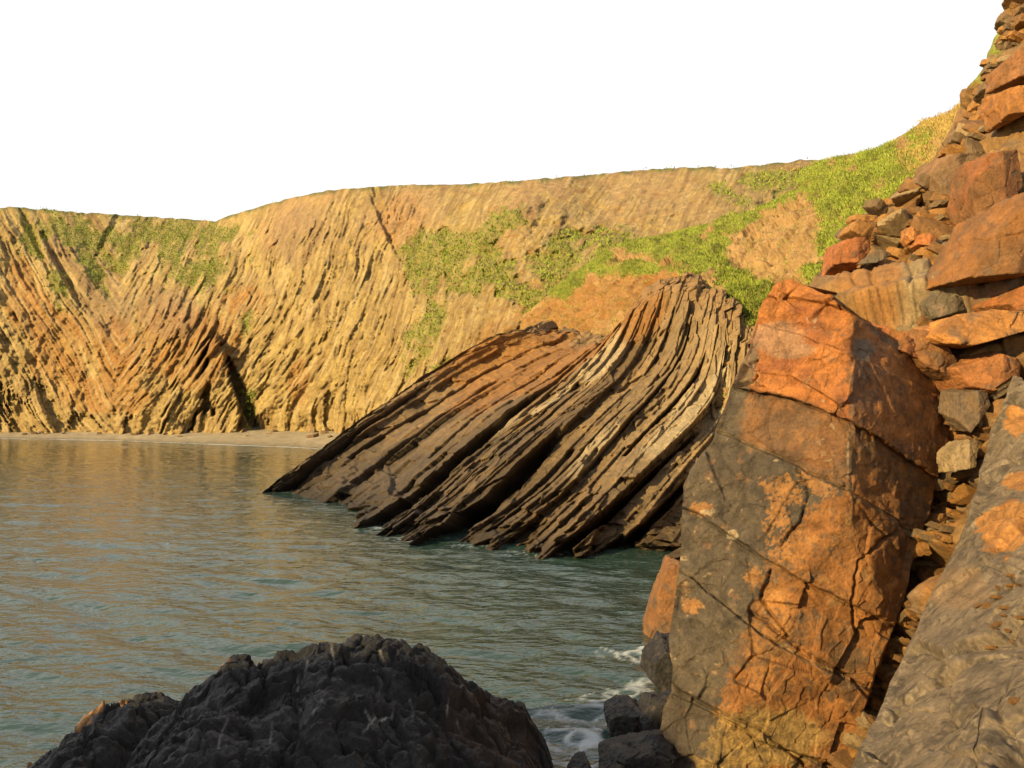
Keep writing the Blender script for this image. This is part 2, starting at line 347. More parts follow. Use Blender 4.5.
# foam: churned water by the rocks on the right, wash along the outcrop's foot
def wpx(px, py): p = at(px, py, ywater(np.array(float(py)))); return p[0], p[1]
fm = np.zeros_like(XX)
for (px, py, r_, a_) in [(640, 655, 1.1, 1), (625, 705, 1.1, 1), (590, 740, 1.1, .9), (655, 690, .9, 1), (640, 735, 1.1, 1), (575, 768, 1.0, .8), (665, 625, .8, .8), (600, 770, 1.2, .8), (640, 780, 1.2, .8),
                     (305, 492, 3, .5), (350, 497, 3, .6), (390, 528, 2.2, .8), (408, 538, 2, .75), (480, 545, 2.4, .55), (540, 553, 2, .65), (610, 556, 2, .4), (560, 715, .7, .7)]:
    x0, y0 = wpx(px, py); fm = np.maximum(fm, a_*np.exp(-(((XX-x0)/r_)**2+((YY-y0)/(r_*.9))**2)))
lace = 1-np.abs(perlin(np.stack([XX/.42+.6*perlin(np.stack([XX, YY, XX*0], -1), 5), YY/.5, XX*0], -1), 91))*5
lace2 = 1-np.abs(perlin(np.stack([XX/.9, YY/1.1, XX*0], -1), 92))*6
foam = .6*smooth(.28, .95, fm*1.2+np.maximum(lace, lace2)*.6-.62+.25*fbm(np.stack([XX*6, YY*6, XX*0], -1), 2, 93))*smooth(.08, .4, fm)
shoreX = np.interp((XX/np.maximum(YY, 1)*F+512), ub, Ysh); foam = np.maximum(foam, .7*((np.abs(YY-shoreX+4) < 1.3+.8*perlin(np.stack([XX/6, YY*0, XX*0], -1), 96)) & (YY > 90)))
zz = zz+.03*foam
wm = bpy.data.materials.new('sea_water'); wm.use_nodes = True; t = wm.node_tree; N = t.nodes; l = t.links.new; b = N['Principled BSDF']
b.inputs['Base Color'].default_value = (.02, .04, .033, 1); b.inputs['Roughness'].default_value = .06; b.inputs['IOR'].default_value = 1.33
a = N.new('ShaderNodeAttribute'); a.attribute_name = 'Col'; tcn = N.new('ShaderNodeTexCoord')
mpn = N.new('ShaderNodeMapping'); mpn.inputs['Rotation'].default_value = (0, 0, .3); mpn.inputs['Scale'].default_value = (1, 1.7, 1); l(tcn.outputs['Object'], mpn.inputs['Vector'])
na = N.new('ShaderNodeTexNoise'); na.inputs['Scale'].default_value = 2.6; na.inputs['Detail'].default_value = 3; na.inputs['Roughness'].default_value = .5
l(mpn.outputs[0], na.inputs['Vector'])
nb = N.new('ShaderNodeTexNoise'); nb.inputs['Scale'].default_value = 1.1; nb.inputs['Detail'].default_value = 5; l(mpn.outputs[0], nb.inputs['Vector'])
hh = N.new('ShaderNodeMath'); hh.operation = 'MULTIPLY_ADD'; hh.inputs[1].default_value = 1.0; l(nb.outputs['Fac'], hh.inputs[0]); l(na.outputs['Fac'], hh.inputs[2])
bp = N.new('ShaderNodeBump'); bp.inputs['Distance'].default_value = .045; bp.inputs['Strength'].default_value = 1; l(hh.outputs[0], bp.inputs['Height']); l(bp.outputs[0], b.inputs['Normal'])
mixn = N.new('ShaderNodeMix'); mixn.data_type = 'RGBA'; mixn.inputs[6].default_value = (.026, .052, .044, 1); mixn.inputs[7].default_value = (.62, .66, .68, 1)
l(a.outputs['Color'], mixn.inputs[0]); l(mixn.outputs[2], b.inputs['Base Color'])
mrr = N.new('ShaderNodeMapRange'); mrr.inputs[3].default_value = .02; mrr.inputs[4].default_value = .7; l(a.outputs['Color'], mrr.inputs[0]); l(mrr.outputs[0], b.inputs['Roughness'])
PW = np.stack([XX, YY, zz], -1)
fW = gridf(*PW.shape[:2])
tag(mesh_obj('water', PW, fW, wm, np.repeat(foam[..., None], 3, -1)), 'rippled grey green sea filling the bay', 'sea', kind='structure')

# ================================================================== GRASSY SLOPE (right of centre)
crest = [(520, 318), (560, 285), (600, 254), (630, 240), (660, 236), (700, 226), (740, 212), (770, 203), (796, 190), (806, 168), (822, 160), (850, 154), (880, 148), (905, 133), (922, 121), (945, 114), (965, 100), (985, 80), (1010, 40), (1060, -20)]
dC = tps([(520, 318, 88), (600, 254, 82), (660, 236, 76), (740, 212, 68), (796, 190, 62), (822, 160, 62), (880, 148, 56), (922, 121, 50), (965, 100, 42), (1060, -20, 38),
          (560, 340, 74), (640, 300, 60), (690, 275, 52), (745, 320, 43), (700, 250, 62), (770, 270, 47), (820, 300, 38), (830, 230, 44), (870, 190, 46), (900, 230, 32), (950, 160, 36), (960, 250, 30),
          (745, 400, 38), (850, 400, 32), (1000, 400, 28), (600, 400, 58), (520, 400, 72), (1050, 200, 29)])
W, H = 620, 330
u = np.linspace(522, 1060, W); v = np.linspace(0, 1, H)
yt = pl(u, crest)+1.3*fbm(np.stack([u/8, u*0, u*0], -1), 4, 8); yb = np.full(W, 420.)
X = np.broadcast_to(u, (H, W)); Yp = yt+(yb-yt)*v[:, None]; D = dC(X, Yp)
P0 = at(X, Yp, D); Nn = face_cam(P0, normals(P0))
n4 = fbm(P0/2.2, 4, 5); n6 = fbm(P0/.9, 4, 6)
wp_ = 1.3*fbm(np.stack([X/20, Yp/14, X*0], -1), 6, 33, .62)-.16
gC = blobs(X, Yp, [(640, 245, 34, 12, -15), (690, 235, 40, 10, -18), (670, 250, 38, 14), (700, 262, 34, 16, 25), (735, 285, 28, 18, 40), (765, 308, 18, 26, 20), (745, 300, 26, 18, 40), (740, 222, 30, 8, -22), (780, 200, 30, 9, -22),
                   (850, 195, 48, 40), (820, 180, 30, 28), (885, 165, 34, 30), (870, 230, 34, 24), (835, 245, 18, 22), (905, 190, 22, 30), (600, 262, 22, 14, -35), (570, 285, 24, 12, -40), (925, 140, 16, 18), (825, 275, 14, 14), (640, 270, 30, 8), (715, 245, 22, 14)], wp_)
bare = blobs(X, Yp, [(800, 235, 24, 40, 8), (785, 215, 14, 10), (745, 250, 16, 10), (790, 275, 22, 18), (752, 240, 26, 10), (700, 290, 20, 10, 25)], .8*wp_)
gC = gC*(1-bare)
fcc, fee, fr = facet(P0/1.3, 12, 1, .9)
lump = fbm(P0*np.array([1.1, .8, 1.5]), 4, 77, .6)
dis = .5*n4+.22*n6+(1-gC)*(.6*fcc+.25*facet(P0/.5, 13, 1, .9)[0])+gC*(.15+1.1*lump)
dis = dis-.9*blobs(X, Yp, [(780, 212, 26, 3.5, -14), (765, 330, 6, 20, 20)])
PC = P0+Nn*(dis*smooth(0, .05, v)[:, None])[..., None]
col = np.broadcast_to((.30, .185, .075), (H, W, 3)).copy()
col = mixc(col, RUST*.75, .7*blobs(X, Yp, [(650, 285, 40, 22), (560, 320, 40, 20), (600, 300, 40, 20)], .8*n6+.4*n4))
col = mixc(col, (.20, .115, .05), smooth(0, .5, n4)*.6); col = mixc(col, BRN*1.1, smooth(.5, 1, fr)*.4)
straw = blobs(X, Yp, [(945, 130, 24, 22), (930, 165, 20, 20), (965, 115, 12, 14)], wp_)
col = mixc(col, STRAW, straw*.8)
gsh = smooth(-.25, .35, lump*.0+fbm(P0/1.2, 4, 44))
col = col*(1-gC[..., None]*.85)+(GRASS*(1-.35*gsh[..., None]))*gC[..., None]*.85
back = []; bc = []
for (dy, dz) in [(1, .0), (4, -1), (12, -5), (25, -14)]:
    b_ = PC[0].copy(); b_[:, 1] += dy; b_[:, 0] += dy*.3; b_[:, 2] += dz; back.insert(0, b_); bc.insert(0, np.broadcast_to(GRASS*.8, (W, 3)))
o = grid_obj('hillside', np.concatenate([np.array(back), PC], 0), M_slope, np.concatenate([np.array(bc), col], 0))
tag(o, 'steep slope of brown soil and grass rising to the upper right above the folded rock', 'hillside', kind='structure')
pr = (gC+.35*straw*(1-gC)).ravel(); pr = np.where(pr > .25, pr, .01)*(D.ravel()/50)**2
idx = rs.choice(pr.size, 34000, replace=False, p=pr/pr.sum())
dk = gsh.ravel()[idx][:, None]
isst = (straw.ravel()[idx][:, None] > .4) | (rs.rand(len(idx), 1) < .05)
gcol = np.where(isst, STRAW*.9, GRASS*(1.35-.75*dk))
tag(grass_obj('grass', PC.reshape(-1, 3)[idx], Nn.reshape(-1, 3)[idx], gcol, .04, .11, .026, rs, 5, .15), 'tufted bright green grass covering the slope', 'grass', kind='stuff')

# ================================================================== FOLDED OUTCROP
LN = {0: [(275, 491), (338, 441), (400, 393), (465, 352), (530, 322)], .15: [(305, 494), (370, 447), (440, 402), (510, 360), (572, 330)],
      .3: [(362, 520), (430, 468), (500, 410), (560, 372), (615, 328)], .45: [(395, 535), (465, 478), (545, 413), (607, 350), (645, 287)],
      .6: [(450, 541), (530, 480), (600, 410), (655, 345), (678, 273)], .75: [(525, 551), (590, 488), (650, 420), (697, 350), (708, 283)],
      .9: [(600, 555), (645, 505), (692, 448), (727, 390), (736, 305)], 1.0: [(665, 556), (690, 520), (715, 470), (742, 410), (750, 322)], 1.15: [(730, 560), (750, 520), (765, 470), (775, 410), (785, 350)]}
ts = sorted(LN); sk = [0, .27, .52, .77, 1.]
dtop = {0: 11, .15: 12, .3: 13, .45: 14, .6: 14, .75: 13, .9: 11, 1.: 10, 1.15: 8}
ctrl = []
for t_ in ts:
    p = LN[t_]; Y0 = float(ywater(np.array(float(p[0][1])))); row = []
    for k, s_ in enumerate(sk): row.append(at(p[k][0], p[k][1], Y0+dtop[t_]*s_**1.15))
    row = np.array(row)
    pre = row[0]-(row[1]-row[0])*.45; post = row[-1]+np.array([1.5, 6, .3]); post2 = row[-1]+np.array([3, 16, -3])
    ctrl.append(np.vstack([pre, row, post, post2]))
ctrl = np.array(ctrl)
b_ = ctrl[0]+np.array([3.5, 9, -1.0]); b2 = ctrl[0]+np.array([8, 18, -6.])
ctrl = np.concatenate([b2[None], b_[None], ctrl], 0); tk = [-.3, -.12]+ts; skx = [-.12]+sk+[1.12, 1.3]
NT, NS = 640, 620
tt = np.concatenate([np.linspace(-.3, -.02, 20), np.linspace(-.018, 1.15, NT-20)]); ss = np.concatenate([np.linspace(-.12, 1.02, NS-20), np.linspace(1.03, 1.3, 20)])
A1 = spline(np.array(tk), ctrl, tt); P0 = np.moveaxis(spline(np.array(skx), np.moveaxis(A1, 1, 0), ss), 0, 1)
T, Sx = np.meshgrid(tt, ss, indexing='ij')
Nn = normals(P0); Nn = face_cam(P0, Nn)
rb = np.random.RandomState(21)
Tw = T+.007*perlin(np.stack([Sx*2.2, T*3, T*0], -1), 2)+.0018*perlin(np.stack([Sx*9, T*8, T*0], -1), 3)
edges = [-.4]
while edges[-1] < 1.25:
    e0 = edges[-1]
    edges.append(e0+(rb.uniform(.008, .018) if rb.rand() < .55 else rb.uniform(.024, .046)))
edges = np.array(edges); nb_ = len(edges)
bi = np.clip(np.searchsorted(edges, Tw)-1, 0, nb_-2); wdt = (edges[1:]-edges[:-1])[bi]; fr_ = (Tw-edges[bi])/wdt
base = rb.uniform(-.32, .32, nb_)[bi]
cA, cE, cR = facet(np.stack([T*16, Sx*7, T*0], -1), 55, 1., .6); cB, _, _ = facet(np.stack([T*45, Sx*22, T*0], -1), 56, 1., .6)
var_ = .35+.9*smooth(-.3, .4, perlin(np.stack([T*7, Sx*4, T*0], -1), 57))
disp = (.62*base+np.clip(wdt*11, .06, .4)*(fr_-.5))*var_+.36*cA+.22*cB+.10*facet(P0*np.array([1.6, 1.2, 1.6]), 59, 1., 1.2)[0]
mega = np.zeros_like(T)
GL = [(-.03, -.03), (.09, .075), (.215, .20), (.34, .33), (.585, .55), (.70, .70), (.82, .885), (.915, .97), (1.25, 1.25)]
gl = [a_+(b__-a_)*np.clip(Sx, 0, 1) for a_, b__ in GL]; AM = [1.1, .7, 1.6, 2.3, .6, 1.9, 1.6, 1.]
for q in range(len(gl)-1):
    f_ = (Tw-gl[q])/(gl[q+1]-gl[q]); mega = np.where((f_ >= 0) & (f_ < 1), AM[q]*(f_-.55), mega)
mega = mega*(1-.85*smooth(.25, .85, Sx))
disp = disp+mega
# joints along each bed
jl = rb.uniform(5, 18, nb_)[bi]; js = Sx*jl*1.3+.5*perlin(np.stack([T*40, Sx*10, T*0], -1), 4)+rb.rand(nb_)[bi]*10
ji = np.floor(js).astype(int); jf = js-ji
jr = RV[(ji*131+bi*977) & 4095]
disp = disp+.14*(jr[..., 0]-.5)+np.clip(wdt*5, .03, .15)*(jf-.5)*(jr[..., 1]-.5)*2+np.where(jr[..., 3] > .85, -.35, 0.)
eb = np.minimum(fr_, 1-fr_)*wdt
disp = disp-.14*var_*np.exp(-(eb/.0014)**2)-.06*np.exp(-(np.minimum(jf, 1-jf)/.04)**2)*smooth(.3, .7, jr[..., 2])
disp = disp+.22*fbm(P0/1.5, 4, 8)+.5*fbm(P0/6, 2, 9)
gap = np.zeros_like(T)
for (t0, t1, s0, s1, wd_, dep) in [(.095, .075, -.12, .62, .009, 1.6), (.34, .335, -.12, .62, .013, 2.0), (.585, .56, -.12, .46, .026, 2.6), (.82, .88, -.12, .6, .012, 2.0), (.915, .965, -.12, .72, .010, 2.),
                                   (.93, .92, -.12, .14, .03, 2.2), (.21, .19, .1, .7, .005, .9), (.45, .44, .15, .7, .004, .7), (.7, .7, .3, .9, .004, .7), (.03, .03, 0, .9, .004, .8), (.14, .15, .2, .85, .005, .9), (.27, .24, .3, .85, .005, .8), (.76, .78, .4, .8, .006, 1.1), (.645, .66, .05, .6, .004, .7)]:
    tc_ = t0+(t1-t0)*(Sx-s0)/(s1-s0); k = (Sx > s0)*(1-smooth(s1-.12, s1, Sx))
    wv = wd_*(1.0-.55*smooth(0, s1, Sx))*(1+.5*perlin(np.stack([Sx*14, T*0+t0*50, T*0], -1), 6))
    gap = np.maximum(gap, dep*k*(1-smooth(.75, 1.1, np.abs(Tw-tc_)/wv)))
gap = 1.7*gap*smooth(-.01, .02, T+.012)
disp = disp-gap
disp = disp+1.1*cA*smooth(.32, .02, Sx)+.4*cB*smooth(.3, .0, Sx)
disp = blur(disp, 1)*smooth(-.12, .0, T)*(1-.75*smooth(.8, 1.02, Sx))
topn = smooth(.8, 1., Sx); P0 = P0+np.stack([.5*topn*cB, 0*T, topn*(.3*cA+.2*cB+.55*fbm(P0/1.6, 3, 58)-.35)], -1)
PD = P0+np.array([-.12, -.97, .2])*disp[..., None]
PXf = PD[..., 0]/PD[..., 1]*F+512
bedc = rb.rand(nb_, 3)
c0 = np.broadcast_to(np.array((.19, .12, .054)), (NT, NS, 3)).copy()
c0 = c0*(.6+.8*bedc[bi][..., :1])
nz1 = fbm(P0/3, 4, 14); nz2 = fbm(np.stack([T*30, Sx*6, T*0], -1), 3, 15)
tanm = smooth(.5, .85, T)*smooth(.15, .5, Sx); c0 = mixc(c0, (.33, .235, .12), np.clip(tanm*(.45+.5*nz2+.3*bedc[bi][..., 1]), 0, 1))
rz = np.clip(blobs(T*100, Sx*100, [(14, 80, 12, 18), (26, 78, 12, 16), (40, 88, 12, 12), (22, 60, 7, 12), (52, 90, 8, 12)], .5*nz1+.3*nz2), 0, 1)
c0 = mixc(c0, RUST*.85, rz*.7); c0 = mixc(c0, (.07, .048, .03), .6*smooth(.1, .45, nz2+.4*nz1)*smooth(.9, .5, Sx))
c0 = mixc(c0, (.40, .31, .18), .75*blobs(T*100, Sx*100, [(46, 72, 6, 9), (42, 60, 3, 8), (82, 58, 4, 14), (68, 40, 3, 10), (88, 72, 5, 12), (36, 48, 2, 8)], .8*nz2+.5*nz1))
c0 = mixc(c0, (.27, .16, .065), .85*smooth(.84, .98, Sx+.06*nz1)*smooth(.3, .5, T))
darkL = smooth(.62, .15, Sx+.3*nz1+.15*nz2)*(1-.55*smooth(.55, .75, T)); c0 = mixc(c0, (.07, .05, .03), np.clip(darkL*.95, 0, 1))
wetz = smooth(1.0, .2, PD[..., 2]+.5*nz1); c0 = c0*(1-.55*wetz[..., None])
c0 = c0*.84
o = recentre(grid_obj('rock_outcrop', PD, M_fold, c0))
tag(o, 'folded outcrop of tilted brown rock beds with dark slots running down into the sea', 'rock outcrop')

# ================================================================== HILLSIDE ROCK BASE (behind slab, gully, upper right)
LB = [(-140, 1060), (-60, 1040), (0, 1017), (15, 1006), (28, 1000), (50, 990), (73, 979), (96, 966), (118, 955), (135, 948), (160, 932), (185, 905), (205, 880), (225, 862), (240, 845), (262, 826), (290, 806), (320, 790), (400, 800), (800, 800)]
dH = tps([(800, 420, 20), (820, 600, 15), (960, 440, 13.7), (920, 600, 12.7), (870, 760, 12.2), (1000, 440, 13), (1060, 440, 12), (1000, 350, 13.6), (930, 345, 14.8), (860, 330, 16.0), (800, 300, 18.5), (830, 270, 21), (900, 270, 18),
          (960, 250, 18), (1010, 250, 16.5), (1020, 180, 19), (960, 180, 22), (900, 205, 24), (870, 220, 26), (990, 120, 25), (955, 120, 32), (1010, 20, 31), (1024, 100, 23), (1060, 0, 29), (1100, 200, 17), (1100, 600, 9), (1100, 800, 7), (900, 820, 11.8), (1060, -140, 40)])
H, W = 620, 330
yv = np.linspace(-140, 800, H); uu = np.linspace(0, 1, W)
xl = pl(yv, LB)+4*fbm(np.stack([yv/16, yv*0, yv*0], -1), 2, 18); xr = 1130+0*yv
X = xl[:, None]+(xr-xl)[:, None]*uu; Yp = np.broadcast_to(yv[:, None], X.shape); D = dH(X, Yp)
P0 = at(X, Yp, D); Nn = face_cam(P0, normals(P0))
# bedding here dips down to the left: thin ledges
tb = np.array([.35, .45, 1.]); bq = (P0@tb)
ca, ea, ra = facet(np.stack([P0[..., 0]*.45, P0[..., 1]*.35, bq*1.1], -1), 31, .9, 1.0)
cb, eb2, rb2 = facet(np.stack([P0[..., 0]*1.3, P0[..., 1]*1.1, bq*2.6], -1), 32, .30, .35)
cc_, ec, rc = facet(np.stack([P0[..., 0]*3.2, P0[..., 1]*3., bq*5], -1), 33, .08, .14)
lay = blobs(X, Yp, [(985, 150, 26, 80, 8), (1000, 70, 30, 60), (930, 240, 50, 40)])
smo = blobs(X, Yp, [(880, 295, 60, 28), (930, 290, 30, 35), (1000, 330, 60, 16)])
dis = (.75*ca+.8*cb+.35*cc_)*(1-.9*smo)+.6*ca*smo+.12*fbm(P0*1.5, 4, 7)-.05*np.exp(-(eb2/.05)**2)
# joints across the big clean faces
nn_ = fbm(np.stack([X/14, Yp/14, X*0], -1), 3, 46)
Qg = (X-900)*.9+(Yp-280)*.55
for ln in ([(820, 318), (860, 296), (905, 288), (950, 262)], [(868, 262), (880, 300), (902, 330)], [(905, 255), (918, 292), (905, 325)], [(935, 262), (930, 300), (950, 325)], [(845, 268), (862, 296)], [(950, 340), (1000, 345), (1060, 338)]):
    pa = np.array(ln, float)
    for q in range(len(pa)-1):
        A_, B_ = pa[q], pa[q+1]; ab = B_-A_; jx = X+5*nn_-A_[0]; jy = Yp+4*nn_-A_[1]; t_ = np.clip((jx*ab[0]+jy*ab[1])/(ab@ab), 0, 1)
        dis = dis-.12*np.exp(-(np.hypot(jx-t_*ab[0], jy-t_*ab[1])/1.6)**2)
dis = blur(dis, 3)
PH = P0+Nn*(dis*smooth(0, .03, uu)[None, :])[..., None]
nn1 = fbm(P0*.8, 4, 51); nn2 = fbm(P0*2.5, 3, 52)
col = np.broadcast_to((.19, .105, .036), (H, W, 3)).copy()
col = mixc(col, (.13, .085, .05), smooth(.35, .8, rb2)*.8); col = mixc(col, (.25, .11, .027), smooth(.0, .4, nn1+.3*nn2)*.7)
col = mixc(col, (.22, .165, .09), blobs(X, Yp, [(935, 290, 30, 44), (905, 320, 20, 16)], .4*nn1)*.8)
col = mixc(col, (.17, .14, .11), blobs(X, Yp, [(975, 330, 36, 8)], .4*nn1)*.8)
col = mixc(col, (.25, .115, .03), blobs(X, Yp, [(870, 290, 36, 24), (1000, 335, 50, 14)], .4*nn1)*.7)
gm_ = blobs(X, Yp, [(992, 65, 12, 26, 25), (1003, 38, 8, 14)], .5*nn1); col = mixc(col, GRASS*.9, gm_*.8)
wrap = []; wc = []
for k in range(1, 7):
    q = PH[:, :1].copy(); dy = k*k*.35; sc = (q[..., 1]+dy)/q[..., 1]; q[..., 0] = q[..., 0]*sc+.05*dy; q[..., 1] += dy; q[..., 2] = CAMZ+(q[..., 2]-CAMZ)*sc-.1*dy; wrap.insert(0, q); wc.insert(0, col[:, :1])
PHx = np.concatenate(wrap+[PH], 1)
o = recentre(grid_obj('rocky_bank', PHx, M_block, np.concatenate(wc+[col], 1)))
tag(o, 'broken rust brown rocky bank climbing the right edge behind the loose blocks', 'rocky bank')

# ================================================================== BIG FOREGROUND SLAB
LBs = [(281, 786), (288, 776), (300, 763), (318, 757), (345, 750), (385, 733), (415, 722), (440, 713), (455, 700), (470, 690), (485, 683), (520, 681), (560, 680), (600, 674), (640, 669), (662, 671), (690, 672), (712, 664), (740, 657), (768, 652), (900, 630)]
RBs = [(281, 792), (290, 812), (300, 832), (310, 846), (322, 870), (335, 884), (352, 905), (365, 930), (375, 946), (384, 950), (420, 953), (445, 946), (470, 940), (510, 930), (555, 915), (600, 904), (650, 885), (710, 865), (768, 848), (900, 815)]
p1 = plane((850, 340, 12.5), (850, 490, 11.9), (680, 768, 12.3))
p2 = plane((850, 340, 12.5), (850, 490, 11.9), (945, 430, 13.5))
Yq = 1/p1(712, 768)
p3 = plane((850, 486, 11.9), (712, 768, Yq), (905, 620, 11.75))
H, W = 760, 430
yv = np.concatenate([np.linspace(281, 790, H-30), np.linspace(795, 900, 30)]); uu = np.linspace(0, 1, W)
xl = pl(yv, LBs)+3*fbm(np.stack([yv/22, yv*0, yv*0], -1), 3, 28); xr = pl(yv, RBs)+3.5*fbm(np.stack([yv/18, yv*0+5, yv*0], -1), 3, 29)
X = xl[:, None]+(xr-xl)[:, None]*uu; Yp = np.broadcast_to(yv[:, None], X.shape)
Xw = X+14*fbm(np.stack([X/45, Yp/45, X*0], -1), 3, 71); Yw = Yp+5*fbm(np.stack([X/35, Yp/35, X*0], -1), 4, 72)
k = 900.; a1, a2, a3 = p1(Xw, Yp), p2(Xw, Yp), p3(Xw, Yw)
kk = 2500.; inv = -np.log(np.exp(-kk*(a1-.08))+np.exp(-kk*(a2-.08))+np.exp(-kk*(a3-.08)))/kk+.08
D = 1/inv
c1 = [(690, 370), (735, 386), (792, 398), (852, 421), (937, 478), (970, 500)]
c2 = [(690, 420), (733, 437), (790, 462), (848, 491), (925, 541), (960, 565)]
c3 = [(670, 505), (700, 515), (760, 556), (800, 580), (900, 628), (930, 640)]
c4 = [(660, 560), (690, 577), (772, 643), (858, 684), (900, 700)]
c5 = [(640, 660), (680, 690), (716, 709), (760, 740), (830, 765), (900, 790)]
off = 0; groove = 0
wl = 2.6*fbm(np.stack([X/16, Yp/16, X*0], -1), 4, 73)
for c_, st in ((c1, .20), (c2, -.10), (c3, .10), (c4, -.08), (c5, .16)):
    dY = Yp+wl-pl(X, c_); off = off-st*smooth(-1.2, 1.2, dY); groove = groove+.07*np.exp(-(dY/1.6)**2)
# upper block: small facets with the pale chipped corner
tri = (Yp > pl(X, [(700, 420), (782, 396), (838, 336), (852, 340), (870, 500)])) & (Yp < pl(X, c1)) & (X < 853) & (X > 780); off = off+np.where(tri, .0, 0)
blk = blobs(X, Yp, [(815, 365, 34, 30, -45)]); 
off2 = .10*smooth(-1, 1, pl(X, [(740, 318), (800, 335), (846, 352), (950, 400)])-(Yp+wl))          # top cap set back
D = D-off+off2+groove
P0 = at(X, Yp, D); Nn = face_cam(P0, normals(at(X, Yp, 1/inv)))
dirn = np.array([.55, -.1, -.83]); al = P0@np.array([.25, .1, .96]); cr = P0@np.array([.96, .1, -.25])
fA, eA, rA = facet(np.stack([cr*.75, P0[..., 1]*.5, al*.8+.3*cr], -1), 61, .12, .2)
fB, eB, rB = facet(np.stack([cr*2.1, P0[..., 1]*1.2, al*1.4-.4*cr], -1), 62, .07, .12)
fC, eC, rC = facet(np.stack([cr*6, P0[..., 1]*4, al*5], -1), 63, .02, .03)
low = np.maximum(smooth(560, 600, Yp+(X-800)*.3), .35*(X > 850))
lowr = np.clip(low*smooth(-30, 20, X-pl(Yp, [(400, 850), (490, 840), (524, 780), (577, 772), (630, 740), (690, 712), (768, 700)])), 0, 1)
upb = smooth(4, -4, Yp-pl(X, c1))*smooth(858, 846, X); dis = fA*(.45+.7*lowr+.8*upb)*(1-.7*smooth(846, 858, X)*(Yp < 500))+fB*(.45+.8*lowr+.7*upb)*(1-.75*(X > 853)*(Yp < 520))+fC*(.6+.6*lowr)+.035*fbm(P0*1.6, 4, 64)+.012*fbm(P0*7, 3, 65)
dis = dis-(.03*np.exp(-(eA/.02)**2)+.015*np.exp(-(eB/.03)**2))*lowr*smooth(-.1, .3, fbm(P0*1.3, 2, 69))
# long irregular cracks
for cr_ in ([(797, 470), (806, 495), (800, 520), (780, 545)], [(748, 610), (800, 650), (850, 676), (870, 700)], [(716, 709), (760, 728), (800, 760), (820, 785)], [(905, 520), (860, 560), (850, 600), (856, 640)], [(770, 570), (760, 600), (790, 640)]):
    pa = np.array(cr_, float); dm = np.full(X.shape, 99.)
    for q in range(len(pa)-1):
        A_, B_ = pa[q], pa[q+1]; ab = B_-A_; t_ = np.clip(((X+wl*1.6-A_[0])*ab[0]+(Yp+wl*1.3-A_[1])*ab[1])/(ab@ab), 0, 1)
        dm = np.minimum(dm, np.hypot(X+wl*1.6-A_[0]-t_*ab[0], Yp+wl*1.3-A_[1]-t_*ab[1]))
    dis = dis-.09*np.exp(-(dm/1.3)**2)
ef = smooth(0, .02, uu)*(1-smooth(.98, 1, uu))
dis = blur(dis, 2)
PS = P0+Nn*(dis*ef[None, :])[..., None]
m1 = fbm(P0*1.1, 4, 66); m2 = fbm(P0*3.5, 4, 67); m3 = fbm(P0*9, 3, 68)
wp2 = .35*m1+.25*m2
ridge = pl(Yp, [(281, 850), (400, 850), (490, 846), (500, 820), (524, 785), (577, 772), (630, 742), (690, 714), (768, 702), (900, 690)])
col = np.broadcast_to((.055, .041, .027), (H, W, 3)).copy()
col = mixc(col, (.08, .06, .038), smooth(-.1, .3, m1+.4*m3)*.8)
wp2 = wp2+.25*m3
right = smooth(-6, 6, X-ridge+26*wp2+16*m3+30*(rB-.5)*smooth(480, 540, Yp)+8*(rA-.5))
oc = np.broadcast_to((.20, .082, .02), (H, W, 3)).copy(); oc = mixc(oc, (.10, .055, .024), smooth(-.15, .25, m1+.3*m3)*.85); oc = mixc(oc, (.29, .115, .024), smooth(.1, .45, m2+.3*m1)*.6)
oc = mixc(oc, (.17, .115, .05), smooth(.1, .5, m2-.2*m1)*.45)
oc = mixc(oc, (.25, .165, .055), blobs(X, Yp, [(760, 735, 60, 34), (700, 760, 30, 24)], wp2)*.75)
col = col*(1-right[..., None])+oc*right[..., None]
topo = smooth(-6, 6, pl(X, c1)-Yp+14*wp2); tc0 = mixc(np.broadcast_to((.31, .112, .026), (H, W, 3)).copy(), (.17, .05, .018), smooth(.0, .35, m1+.5*m2)*.7)
tc0 = mixc(tc0, (.24, .16, .10), blobs(X, Yp, [(775, 335, 26, 14), (790, 350, 26, 8)], wp2)*.6)
leftm = smooth(852, 846, X)
col = mixc(col*(1-(topo*(leftm*.95+(1-leftm)*.35))[..., None])+tc0*(topo*(leftm*.95+(1-leftm)*.35))[..., None], (0, 0, 0), 0*X)
b2m = smooth(-5, 5, pl(X, c2)-Yp)*smooth(-5, 5, Yp-pl(X, c1))*leftm*smooth(735, 760, X+30*wp2+(Yp-400)*.2); col = mixc(col, (.17, .075, .024), b2m*.85*(.5+.5*smooth(-.2, .2, m2+m1)))
col = mixc(col, (.10, .08, .055), blobs(X, Yp, [(744, 372, 9, 30, 20), (905, 345, 40, 8, 30), (862, 350, 10, 12)], .6*wp2)*.85)
m4 = fbm(P0*19, 3, 97)
og = blobs(X, Yp, [(792, 495, 16, 14), (810, 480, 22, 12, 30), (783, 520, 12, 16), (752, 577, 12, 7), (704, 510, 10, 5), (692, 606, 8, 6), (765, 485, 10, 4, 40), (800, 545, 24, 18), (775, 605, 12, 20), (760, 655, 14, 22)], 2.2*wp2+.9*(rB-.5)+1.3*m4, .1, .3)
col = mixc(col, (.27, .12, .03), og*.7)
col = mixc(col, (.34, .27, .17), blobs(X, Yp, [(733, 537, 5, 5), (708, 512, 7, 3), (775, 460, 3, 2), (848, 455, 1.2, 18)], 1.5*m3)*.7)
col = mixc(col, (.17, .085, .035), .55*smooth(.1, .4, m2+.5*m3-.1)*(1-right)); col = mixc(col, (.065, .042, .025), .6*smooth(.05, .35, m3+.5*m1)*right)
